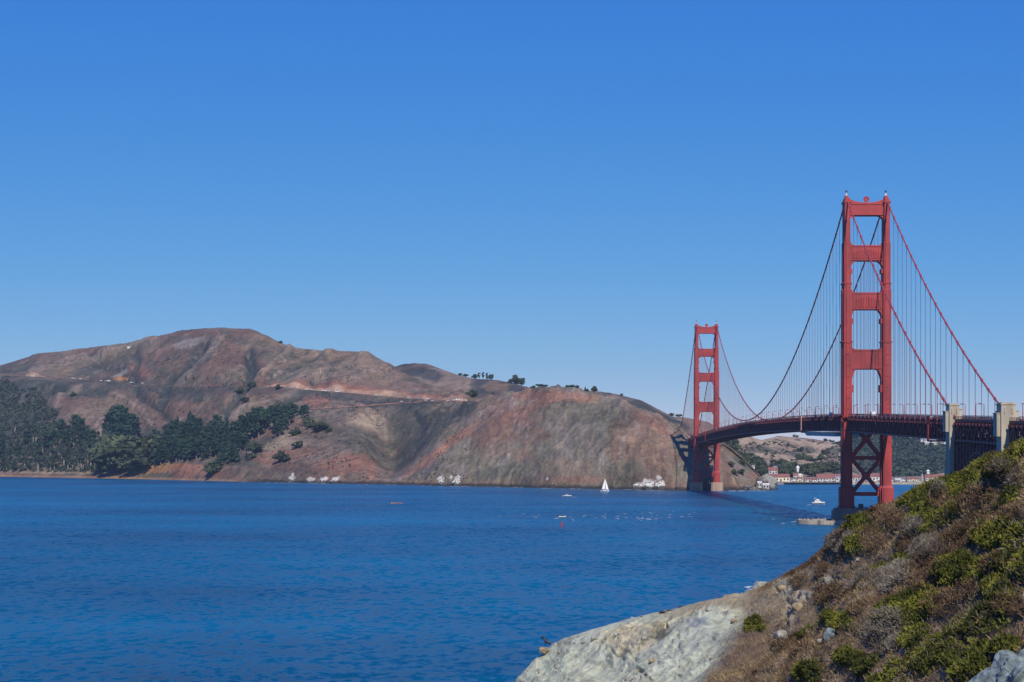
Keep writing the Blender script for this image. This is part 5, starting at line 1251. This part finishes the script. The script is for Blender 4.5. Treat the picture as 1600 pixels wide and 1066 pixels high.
fg = np.maximum(fg, (fx2 > 1660) * sst(.52, .58, m1) * (rockm < .3)); fb_ = np.maximum(fb_, (fx2 > 1660) * sst(.55, .6, m2))
sparse = sst(.50, .66, fbm(su / 2.4, sv / 2.4, 207, 4)) * (1 - rockm) * sst(1230, 1330, fx2)
disp += .22 * fg + .18 * fb_ + .12 * fe
crk = np.maximum(sst(.86, .95, ridged(q1 / 34 + .9 * (m2 - .5), q2 / 95, 221, 2)), .8 * sst(.90, .97, ridged(q1 / 60 + 1.2 * (m1 - .5), q2 / 30 + .8 * (m2 - .5), 223, 2)))
crk = crk * sst(.34, .50, m1 + .3 * (m2 - .5)) * rockm * edge
ledge = np.floor((q1 / 19 + 1.6 * (m1 - .5) + .7 * (m2 - .5))); lf = (q1 / 19 + 1.6 * (m1 - .5) + .7 * (m2 - .5)) - ledge
disp += rockm * edge * (.16 * (lf ** 3) * sst(.35, .6, m1)) - .16 * crk
rub = sst(.66, .74, fbm(su / .22, sv / .22, 225, 2)) * sst(.46, .58, fbm(su / 2.2, sv / 2.2, 226, 3))
disp += rub * (.05 + .03 * rockm) * edge
# crevice and crags between the pale rock and the soil
crag = np.zeros_like(yy)
for bx, by, rx, ry in [(1232, 940, 16, 34), (1216, 1004, 15, 22), (1222, 916, 16, 14), (1300, 905, 22, 10), (1250, 925, 14, 10)]:
    crag = np.maximum(crag, 1 - sst(.6, 1.1, np.hypot((fx2 - bx) / rx, (yy - by) / ry) + (m3 - .5) * .8))
disp += crag * (1.0 * (ridged(su / .8, sv / .8, 209, 3) - .62))
for bx, by, rx, ry in [(1224, 948, 7, 20), (1213, 1010, 4, 9), (935, 1012, 5, 5), (1000, 1050, 8, 6), (1040, 978, 4, 4)]:
    disp -= .8 * (1 - sst(.4, 1.0, np.hypot((fx2 - bx) / rx, (yy - by) / ry) + (m3 - .5) * .6))
pit0 = sst(.62, .70, fbm(su / .17 + .3 * m2, sv / .15, 231, 3)) * sst(.40, .60, fbm(su / 1.3, sv / 1.3, 232, 3)); disp -= .04 * pit0 * rockm
P1 = P0 + NRM * disp[..., None]
# seaward side behind the crest
kb = np.linspace(0, 1, NB + 1)[1:][:, None]
fall = (P1[0][None, :, 2] + 4)
back = np.stack([P1[0][None, :, 0] + (FX - VX)[None] / F * kb ** .8 * fall * .95 + .02 * kb * fall, P1[0][None, :, 1] + kb ** .8 * fall * .95, P1[0][None, :, 2] - fall * kb ** 1.25], -1)
back[..., 1] += 1.2 * (fbm(back[..., 0] / 4, back[..., 2] / 4, 211, 3) - .5)
kf = np.linspace(0, 1, 9)[1:][:, None]
foot_ = np.stack([CX + (FX - VX) / F * 2.0, np.full_like(FX, CY + 2.0), np.full_like(FX, CZ - 1.75)], -1)
toe = P1[-1][None] * (1 - kf[..., None]) + foot_[None] * kf[..., None]      # the slope runs on to the path at the viewer's feet
PB = np.concatenate([back[::-1], P1, toe], 0)
colf = np.empty(yy.shape + (3,)); colf[:] = (.170, .112, .066)
colf = mixc(colf, (.25, .172, .102), sst(.45, .62, m1 * .5 + m2 * .5)); colf = mixc(colf, (.11, .07, .05), .8 * sst(.56, .66, m2))
rockc = np.empty_like(colf); rockc[:] = (.44, .45, .315)
rockc = mixc(rockc, (.54, .54, .395), sst(.48, .62, rill)); rockc = mixc(rockc, (.34, .35, .27), .7 * sst(.56, .66, m2)); rockc = mixc(rockc, (.46, .38, .23), .8 * sst(.50, .62, m1) )
crestb = (1 - sst(8, 26, (yy - cy_) + 26 * (m2 - .5))) * sst(1000, 1080, fx2) + sst(1130, 1180, fx2 + 30 * (m2 - .5)) * (1 - sst(935, 985, yy + 30 * (m1 - .5)))
rockc = mixc(rockc, (.33, .25, .135), np.clip(crestb, 0, 1) * .85); rockc = mixc(rockc, (.22, .21, .17), .4 * sst(.63, .72, m3))
rockc = mixc(rockc, (.11, .105, .08), crk * .95)
pit = sst(.62, .70, fbm(su / .17 + .3 * m2, sv / .15, 231, 3)) * sst(.40, .60, fbm(su / 1.3, sv / 1.3, 232, 3)); rockc = mixc(rockc, (.155, .155, .13), pit * .4)  # dark specks put the small shadows of the pits into the rock colour
strk = sst(.55, .66, fbm(q1 / 4.5, q2 / 46, 233, 3)); rockc = mixc(rockc, (.32, .315, .24), strk * .35)
colf = mixc(colf, (.33, .26, .19), rub * .6)
colf = colf + (rockc - colf) * rockm[..., None]
colf = mixc(colf, (.30, .25, .16), .75 * (1 - rockm) * (1 - sst(1235, 1290, fx2 + 40 * (m2 - .5))) * (1 - sst(930, 985, yy)))
colf = mixc(colf, (.30, .27, .21), crag * .8)
colf = mixc(colf, (.060, .058, .018), fg * .9); colf = mixc(colf, (.060, .040, .028), fb_ * .85); colf = mixc(colf, (.13, .11, .092), fe * .8)
colf = blob(colf, (.24, .26, .255), 1092, 973, 17, 8, -15, .85, P=fx2, Y=yy, nz=m3)
for bx, by, rx, ry in [(1200, 1030, 26, 5), (1250, 1045, 20, 5), (1420, 1000, 40, 5), (1480, 985, 40, 5), (1330, 960, 30, 5), (1500, 1030, 16, 10)]:
    colf = blob(colf, (.29, .22, .145), bx, by, rx, ry, -32, .8, P=fx2, Y=yy, nz=m2)
colb = np.repeat(colf[:1], NB, 0)
cols_all = np.concatenate([colb, colf, np.repeat(colf[-1:], 8, 0)], 0)
ke = (np.linspace(0, 1, 121)[None, 1:, None]) ** 1.7         # and on past the right-hand side of the picture, round the viewer
ext = PB[:, -1:, :] + ke * np.array([70.0, -45.0, 0.0])
ew = np.minimum(1, ke[..., 0] * 12)
ext[..., 2] += ew * ((fbm(ext[..., 0] / 5, ext[..., 1] / 5, 241, 4) - .5) * .9 + (fbm(ext[..., 0] / .8, ext[..., 1] / .8, 242, 3) - .5) * .25)
ext[..., 2] += 14 * np.maximum(0, ke[..., 0] - .3)
e1 = fbm(ext[..., 0] / 3.5, ext[..., 1] / 3.5, 243, 5); e2 = fbm(ext[..., 0] / .9, ext[..., 1] / .9, 244, 4)
ce = np.empty(ext.shape); ce[:] = (.170, .112, .066)
ce = mixc(ce, (.25, .172, .102), sst(.45, .6, e2)); ce = mixc(ce, (.062, .062, .016), sst(.50, .56, .7 * e1 + .3 * e2)); ce = mixc(ce, (.062, .040, .024), sst(.55, .62, 1 - e1))
PB = np.concatenate([PB, ext], 1)
cols_all = np.concatenate([cols_all, ce], 1)
me = np_mesh('hillside', PB[::-1], grid_quads(*PB.shape[:2]), M['bluff'], cols_all[::-1].reshape(-1, 3), smooth=True)
tag(link_mesh('hillside', me, None), kind='structure')
def near_hit(px, y):
    c = int(np.argmin(np.abs(FX - px))); r = int(np.argmin(np.abs(yy[:, c] - y))); return Vector(P1[r, c]), Vector(NRM[r, c])

# ground cover: leaf and twig pieces rooted on the slope
area = np.linalg.norm(np.cross(np.gradient(P1, axis=0), np.gradient(P1, axis=1)), axis=-1)
vis = (FX[None] > 800) & (FX[None] < 2000) & ((yy < 1110) | (fx2 > 1640))
def cover(name, prob, n, L_, W_, lift, cols, seed, m, upr):
    lift *= .7
    g = np.random.default_rng(seed); p = (prob * area * vis).ravel(); p /= p.sum(); k = g.choice(p.size, n, p=p)
    base = P1.reshape(-1, 3)[k]; nn = NRM.reshape(-1, 3)[k]
    d1 = g.normal(size=(n, 3)) + nn * upr + np.array([0, 0, .5 * upr]); d1 /= np.linalg.norm(d1, axis=1)[:, None]
    a = np.cross(d1, g.normal(size=(n, 3))); a /= np.linalg.norm(a, axis=1)[:, None]
    s_ = (.55 + .9 * g.random(n))[:, None]; o = base + nn * (lift * g.random(n) ** 1.5)[:, None] + g.normal(size=(n, 3)) * .035
    V = np.stack([o - a * W_ * s_, o + a * W_ * s_, o + d1 * L_ * s_ + a * W_ * .5 * s_, o + d1 * L_ * s_ - a * W_ * .5 * s_], 1).reshape(-1, 3)
    cl = np.array(cols); pn = fbm(su / .9, sv / .9, seed, 3).ravel()[k]; t = np.clip(.5 + 2.2 * (pn - .5) + .5 * (g.random(n) - .5), 0, 1)
    c = np.where(t[:, None] < .5, cl[0] + (cl[1] - cl[0]) * (t[:, None] * 2), cl[1] + (cl[2] - cl[1]) * (t[:, None] * 2 - 1))
    o_ = link_mesh(name, cloud_mesh(name, V, np.repeat(c, 4, 0), m), None); o_['kind'] = 'stuff'
cover('iceplant_mat', np.clip(fg * (.25 + 1.5 * sst(.35, .55, m2)) + .07 * sparse, 0, 1), 125000, .085, .026, .14, [(.030, .034, .006), (.070, .074, .010), (.130, .128, .018)], 301, M['scrub'], 1.1)
cover('dry_brush', np.clip(fb_ + .12 * sparse + .02 * (1 - rockm), 0, 1) + 1.2 * (tt < .012) * (fx2 > 1225) * (fx2 < 1345), 52000, .13, .013, .20, [(.036, .021, .012), (.085, .050, .028), (.165, .105, .060)], 302, M['scrub'], .9)
cover('grey_brush', np.clip(fe + .05 * sparse, 0, 1), 34000, .15, .012, .20, [(.070, .056, .044), (.14, .118, .095), (.24, .205, .165)], 303, M['scrub'], .9)
cover('dry_grass', np.clip((1 - rockm) * (1 - fg) * (.3 + sst(.42, .58, m1)), 0, 1) + .012 * rockm * sst(.5, .6, m1), 90000, .12, .010, .03, [(.13, .082, .044), (.22, .152, .080), (.34, .25, .135)], 304, M['scrub'], 1.4)
# pebbles and rubble that lie on the pale rock
def rock_mesh(name, seed, sx, sy, sz, m, sub=3, amp=.35, tintc=None):
    import bmesh
    bm = bmesh.new(); bmesh.ops.create_icosphere(bm, subdivisions=sub, radius=1.0); g = np.random.default_rng(seed)
    pl = g.normal(size=(9, 3)); pl /= np.linalg.norm(pl, axis=1)[:, None]; off_ = .62 + .3 * g.random(9)
    for v in bm.verts:
        p = np.array(v.co)
        for n_, o_ in zip(pl, off_):
            e = p @ n_ - o_
            if e > 0: p = p - n_ * e * .92
        k = 1 + amp * (float(fbm(np.array([p[0] * 2 + seed]), np.array([p[1] * 2 + p[2] * 1.7]), seed, 3)[0]) - .5)
        v.co = Vector(p * k * np.array([sx, sy, sz]))
    me = bpy.data.meshes.new(name); bm.to_mesh(me); bm.free(); me.materials.append(m)
    if sub >= 5:      # broken skin of a big outcrop
        c = np.empty(len(me.vertices) * 3, np.float32); me.vertices.foreach_get('co', c); c = c.reshape(-1, 3); nr = c / (np.linalg.norm(c, axis=1)[:, None] + 1e-9)
        r0 = float(np.mean([sx, sy, sz])); q = c / r0
        h = .16 * (ridged(q[:, 0] * 3.1 + q[:, 2], q[:, 1] * 3.1 - 1.3 * q[:, 2], seed + 3, 4) - .6) + .05 * (fbm(q[:, 0] * 13 + q[:, 2] * 9, q[:, 1] * 13 - q[:, 2] * 7, seed + 9, 3) - .5)
        c += nr * (h * r0)[:, None]; me.vertices.foreach_set('co', c.ravel()); me.update()
    return me
M['stone'] = mat('grey_stone', (.30, .29, .25), .95, .3, 2.2, bump=.6, dirt=(.13, .12, .10))
M['bluestone'] = mat('blue_grey_stone', (.17, .20, .20), .9, .4, 4.5, bump=1.0, dirt=(.06, .08, .09))
M['ochre'] = mat('ochre_stone', (.31, .24, .15), .95, .3, 2.5, bump=.7, dirt=(.13, .095, .06))
def boulder(px, y, r, m, label, sc=(1, 1, .8), seed=1, sink=.25, group=None, name='boulder', sub=3, rot=0.0):
    p, n = near_hit(px, y); d = p.y - CY; s = r * d / F
    o = link_mesh(name, rock_mesh(name, seed, s * sc[0], s * sc[1], s * sc[2], M[m], sub), None, None, p + n * s * (.6 - sink)); o.rotation_euler = (0, rot, seed * 1.3)
    return tag(o, label, 'rock', group)
boulder(852, 1020, 8, 'ochre', 'brown boulder at the very edge of the pale rock with the black bird on it', (1.15, 1, .75), 3, -.2)
for i, (px, y, r, m, lab) in enumerate([(929, 1000, 6, 'stone', 'upper stone of the pair high on the left of the pale rock face'), (936, 1011, 8, 'ochre', 'brown boulder below the upper stone on the pale rock face'), (1033, 978, 6, 'ochre', 'small brown stone under the bush on the pale rock crest'), (1007, 1001, 5, 'stone', 'small round stone in the middle of the pale rock face'),
        (1146, 964, 6, 'ochre', 'ochre stone near the dark green bush'), (1020, 1034, 6, 'ochre', 'round tan stone low in the pale rock face'), (1002, 1050, 9, 'stone', 'dark grey boulder near the bottom of the pale rock face'), (968, 999, 5, 'stone', 'light stone in a row across the pale rock face'), (950, 1003, 4, 'ochre', 'tiny tan stone in the row across the pale rock face'), (912, 1004, 4, 'stone', 'leftmost tiny stone of the row on the pale rock'), (872, 1016, 4, 'ochre', 'small tan stone just right of the bird boulder'),
        (1110, 957, 6, 'stone', 'light block under the crest of the pale rock'), (1024, 988, 5, 'ochre', 'brownish stone above the middle of the pale rock'), (1312, 1006, 12, 'bluestone', 'tall blue grey stone standing in the green mat'), (1301, 1016, 6, 'stone', 'small pale stone at the foot of the tall blue grey one'), (1288, 1021, 3, 'stone', 'tiny white stone left of the tall blue grey one'),
        (1592, 925, 13, 'ochre', 'yellowish rock at the right edge of the brush slope'), (1222, 1000, 14, 'stone', 'cracked grey ledge in the brown soil'), (1212, 1012, 9, 'bluestone', 'dark lower end of the cracked ledge'), (1238, 925, 13, 'ochre', 'ochre crag beside the black crevice'), (1220, 918, 9, 'ochre', 'ochre block on the crest above the crevice'), (1245, 948, 10, 'ochre', 'pale ochre crag below the crevice'), (1470, 985, 5, 'ochre', 'tan stone beside the bare path through the mat'), (1360, 905, 5, 'stone', 'grey stone in the bare soil of the mid slope'), (1335, 870, 5, 'stone', 'light stone under the crest bushes')]):
    boulder(px, y, r, m, lab, (1.1, .9, .85) if r < 12 else (1.25, .9, .7) if px < 1150 else (.9, .9, 1.15), 20 + i)
# blue grey outcrop in the lower right corner
M['outcrop'] = mat('rough_blue_grey_stone', (.16, .195, .20), .9, .45, 7.0, bump=1.0, dirt=(.035, .05, .06))
def outcrop():
    import bmesh
    p = W3(1600, 1082, 33.0); s = 33.0 / F
    o = link_mesh('rock_outcrop', rock_mesh('rock_outcrop', 77, 92 * s, 60 * s, 66 * s, M['outcrop'], 6, .9), None, None, p); o.rotation_euler = (0, R(-34), R(10))
    return tag(o, 'large rough blue grey rock outcrop in the lower right corner', 'rock')
outcrop()
g = np.random.default_rng(12)
for k in range(60):
    px = g.uniform(835, 1165); y = g.uniform(0, 1) ** .8; c = np.interp(px, FX, cy_); y = c + 8 + (1075 - c) * y
    if px - (1182 - (y - 930) * .7) > -6: continue
    boulder(px, y, g.uniform(1.0, 2.6), ['stone', 'ochre', 'stone'][k % 3], 'small loose stone lying on the pale rock face', (1.1, 1, .8), 100 + k % 6, .2, 'loose stones on the pale rock face', 'stone', 2)

# shrubs
SH = {}
for kind, cols, L_, n in (('brown', [(.028, .017, .010), (.080, .048, .028)], .075, 900), ('green', [(.026, .032, .006), (.092, .098, .014)], .07, 1000), ('grey', [(.085, .070, .058), (.21, .175, .145)], .07, 900)):
    SH[kind] = []
    for j in range(3):
        g = np.random.default_rng(400 + j + n); bl = [(.55 * math.cos(a), .55 * math.sin(a), .22 + .25 * g.random(), .38 + .2 * g.random(), .38 + .2 * g.random(), .26 + .14 * g.random()) for a in g.random(7) * 6.28] + [(0, 0, .4, .6, .6, .42)]
        V, c = leaf_cloud(n, bl, L_, cols, 500 + j, .3, .35 if kind != 'green' else .7)
        b = MB()
        for k in range(7): a = k * .9; b.tube([(0, 0, -.15), (.3 * math.cos(a), .3 * math.sin(a), .3), (.7 * math.cos(a), .7 * math.sin(a), .5 + .1 * (k % 3))], [.04, .025, .008], 5)
        SH[kind].append((cloud_mesh('foliage', V, c, M['scrub']), b.mesh('stem', M['bark'])))
def shrub(px, y, r, kind, label, group=None, flat=1.0):
    p, n = near_hit(px, y); s = r * (p.y - CY) / F; fm, sm = tr.choice(SH[kind])
    t = tag(empty('shrub', p - Vector((0, 0, .05)), rz=tr.uniform(0, 6.28)), label, 'shrub', group); t.scale = (s * 1.05, s * 1.05, s * flat * (.5 if kind == 'green' else .66))
    link_mesh('foliage', fm, None, t); link_mesh('stem', sm, None, t)
for px, y, r, kind, lab, fl in [(1347, 822, 20, 'green', 'big dark green bush where the crest turns steep', 1.2), (1378, 806, 17, 'brown', 'brown shrub on the crest under the tower pier', 1.0), (1362, 806, 13, 'brown', 'russet shrub between the dark green bush and the tower pier', 1.0), (1476, 787, 13, 'brown', 'domed brown shrub with pale twigs high on the slope', 1.1), (1474, 781, 9, 'grey', 'pale twiggy top on the domed brown shrub', .8),
        (1416, 850, 17, 'brown', 'dark brown shrub in the middle of the upper slope', 1.0), (1456, 884, 20, 'brown', 'wide dark brown shrub right of the grey brush', 1.0), (1475, 934, 22, 'brown', 'large dark shrub above the bright green mat', 1.0), (1552, 882, 17, 'brown', 'round dark shrub at the right of the slope', 1.1), (1285, 888, 9, 'brown', 'small brown shrub on the lower crest', 1.0), (1303, 846, 11, 'brown', 'brown shrub leaning over the water on the crest', 1.0),
        (1316, 848, 15, 'grey', 'grey twiggy shrub on the crest above the water', .9), (1407, 877, 12, 'green', 'bright green round bush alone in the brush', .8), (1262, 990, 11, 'green', 'olive bush on the bare brown soil', .7), (1172, 972, 10, 'green', 'dark green bush at the border of the pale rock', 1.0), (1181, 962, 8, 'green', 'upper part bush at the border of the pale rock', 1.2), (1188, 1056, 9, 'brown', 'dark small bush at the bottom edge of the brown soil', 1.0),
        (1036, 957, 9, 'brown', 'dark low bush on the crest of the pale rock', .8), (1047, 954, 7, 'brown', 'flat dark bush beside the low bush on the pale rock crest', .7), (1063, 949, 6, 'brown', 'reddish tuft on the crest of the pale rock', 1.0), (1005, 963, 5, 'brown', 'smallest tuft on the crest of the pale rock', .7), (1400, 925, 18, 'grey', 'grey brush mound in the bare soil', .7), (1382, 985, 22, 'grey', 'wide grey brush mound between two green mats', .6),
        (1325, 935, 13, 'brown', 'low brown shrub in the middle of the bare soil', .8), (1520, 830, 24, 'brown', 'broad dark brush in the upper right', .8), (1575, 750, 15, 'brown', 'dark shrub near the crest at the right', .9), (1530, 745, 13, 'green', 'yellow green bush near the crest at the right', .9), (1450, 800, 16, 'green', 'yellow green bush below the tower leg', .8), (1420, 797, 14, 'green', 'green bush on the crest right of the tower pier', .9)]:
    shrub(px, y, r, kind, lab, None, fl)
for kind, lst, cnt in (('brown', BROWN, 20), ('green', GREEN, 30), ('grey', GREY, 12)):
    for k in range(cnt):
        bx, by, rx, ry = lst[k % len(lst)]; px = bx + tr.uniform(-.8, .8) * rx; y = by + tr.uniform(-.8, .8) * ry
        if y > 1070 or px > 1610: continue
        shrub(px, max(y, np.interp(px, FX, cy_) + 4), tr.uniform(5, 12), kind, {'brown': 'low dry brown shrub in the brush of the near slope', 'green': 'low yellow green cushion bush on the near slope', 'grey': 'low leafless grey shrub on the near slope'}[kind], {'brown': 'dry brown shrubs on the near slope', 'green': 'green cushion bushes on the near slope', 'grey': 'grey leafless shrubs on the near slope'}[kind], tr.uniform(.35, .65))
# skyline fringe of the slope
for px in range(1215, 1606, 11):
    c = float(np.interp(px, FX, cy_)); shrub(px + tr.uniform(-4, 4), c + 3, tr.uniform(4, 8), 'green' if px > 1395 and tr.random() < .7 else 'brown', 'small tuft on the skyline of the near slope', 'tufts on the skyline of the near slope', .7)

# sea stack beyond the slope
d = 640; s = d / F; me = rock_mesh('sea_stack', 41, 19 * s, 14 * s, 26 * s, M['stone'], 4, .8)
tag(link_mesh('sea_stack', me, None, None, W3(1190, 936, d)), 'grey sea rock whitened on top, rising behind the crest of the pale rock', 'rock')
# rocks with bird droppings standing in the water under the cliff
def guano_mat():
    m, n, b = new_mat('whitened_rock'); L = n.links.new
    tc = n.nodes.new('ShaderNodeTexCoord'); ge = n.nodes.new('ShaderNodeNewGeometry'); sp_ = n.nodes.new('ShaderNodeSeparateXYZ'); L(ge.outputs['Position'], sp_.inputs[0])
    no = n.nodes.new('ShaderNodeTexNoise'); no.inputs['Scale'].default_value = .30; no.inputs['Detail'].default_value = 6; no.inputs['Roughness'].default_value = .65; L(ge.outputs['Position'], no.inputs['Vector'])
    h = n.nodes.new('ShaderNodeMapRange'); h.inputs[1].default_value = 1.0; h.inputs[2].default_value = 7.0; h.inputs[3].default_value = -.22; h.inputs[4].default_value = .08; L(sp_.outputs['Z'], h.inputs[0])
    ad = n.nodes.new('ShaderNodeMath'); L(no.outputs[0], ad.inputs[0]); L(h.outputs[0], ad.inputs[1])
    r_ = n.nodes.new('ShaderNodeMapRange'); r_.inputs[1].default_value = .47; r_.inputs[2].default_value = .58; L(ad.outputs[0], r_.inputs[0])
    mx = n.nodes.new('ShaderNodeMix'); mx.data_type = 'RGBA'; mx.inputs[6].default_value = (.075, .068, .06, 1); mx.inputs[7].default_value = (.60, .58, .53, 1)
    L(r_.outputs[0], mx.inputs[0]); L(mx.outputs[2], b.inputs['Base Color']); b.inputs['Roughness'].default_value = .95
    return m
M['guano'] = guano_mat()
for i, (px, r, h, lab) in enumerate([(457, 7, 12, 'white stained rock at the left end of the shore cliff'), (505, 10, 10, 'broad whitened ledge on the shore below the dark trees'), (521, 7, 8, 'right end block of the broad whitened ledge'), (487, 7, 7, 'low whitened rock left of the broad ledge'), (690, 8, 14, 'left one of the twin white rocks at the foot of the cliff'), (714, 9, 15, 'right one of the twin white rocks at the foot of the cliff'),
        (998, 10, 12, 'left part of the whitened rocks near the sailing boat'), (1016, 13, 18, 'largest whitened rock near the farther tower'), (1032, 9, 22, 'steep whitened rock nearest the farther tower')]):
    ys_ = float(np.interp(px, PX, shore)); d = CZ * F / (ys_ - VY) + 4; s = d / F; p = W3(px, ys_ - h * .12, d)
    tag(link_mesh('shore_rock', rock_mesh('shore_rock', 60 + i, r * .9 * s, r * s * .7, h * (.6 if px > 990 else .5) * s, M['guano'], 4, .9), None, None, p), lab, 'rock')
M['darkrock'] = mat('dark_point_rock', (.15, .13, .115), .95, .35, .25, bump=.6, dirt=(.055, .048, .042))
for i, (px, y, r, h, d, lab) in enumerate([(1197, 757, 16, 17, 2700, 'craggy grey pinnacle behind the signal station'), (1190, 757, 10, 12, 2690, 'dark shoulder left of the craggy pinnacle'), (1204, 759, 8, 8, 2695, 'pale lower end of the craggy pinnacle'), (1168, 764, 12, 6, 2672, 'dark brown rock in the water left of the signal station'), (1180, 765, 9, 4, 2668, 'low dark rock under the tall station building'), (1196, 767, 9, 4, 2650, 'low brown rock at the foot of the point')]):
    s = d / F; tag(link_mesh('point_rock', rock_mesh('point_rock', 80 + i, r * s, r * s * .8, h * s, M['stone' if i in (0, 2) else 'darkrock'], 4, .9), None, None, W3(px, y, d)), lab, 'rock')

# raven on the edge boulder
p, n = near_hit(851, 1015); k = 1.0
base = p + Vector((0, 0, .42))
b = MB(); ring = []
spine = [(.27, .40, .006), (.20, .405, .022), (.16, .42, .045), (.11, .425, .058), (.06, .39, .060), (.02, .33, .082), (-.05, .26, .100), (-.13, .19, .088), (-.20, .13, .055), (-.29, .07, .040), (-.38, .02, .030)]
for i, (x, z, r) in enumerate(spine):
    r *= 1.3; q = .35 if i >= 9 else 1.0
    ring.append([(x, r * math.cos(a) * (1.0 if i < 8 else 1.25), z + r * q * math.sin(a)) for a in np.linspace(0, 2 * math.pi, 10, endpoint=False)])
b.loft(ring)
for s_ in (-1, 1):
    b.tube([(-.06, s_ * .045, .20), (-.03, s_ * .05, .10), (-.05, s_ * .05, .0)], [.035, .016, .011], 6)
    for e in (-.5, 0, .5): b.tube([(-.05, s_ * .05, .005), (.02, s_ * .05 + e * .05, .0)], [.009, .005], 4)
    b.loft([[(x, s_ * (.085 + .02 * w_), z + h) for h in (-.05, .0, .05)] + [(x, s_ * (.075 + .02 * w_), z + h) for h in (.05, 0, -.05)] for x, z, w_ in ((.02, .32, 0), (-.1, .23, 1), (-.22, .14, .6), (-.34, .05, 0))])
o = b.build('raven', mat('black_feathers', (.012, .012, .016), .45, .2, 9), None, base, smooth=True); o.rotation_euler = (0, 0, R(165)); o.scale = (1.1,) * 3
tag(o, 'black raven perched on the edge boulder above the water', 'bird')
# ------------------------------------------------------------------ sea haze
hm = bpy.data.materials.new('haze'); hm.use_nodes = True; n = hm.node_tree; n.nodes.clear()
out = n.nodes.new('ShaderNodeOutputMaterial'); pv = n.nodes.new('ShaderNodeVolumePrincipled')
pv.inputs['Color'].default_value = (.62, .80, 1.0, 1); pv.inputs['Density'].default_value = 2.8e-5; pv.inputs['Anisotropy'].default_value = .2
n.links.new(pv.outputs[0], out.inputs['Volume'])
o = MB().box(-8150, 8150, -3150, 9150, -9, 520).build('haze', hm); o['kind'] = 'stuff'
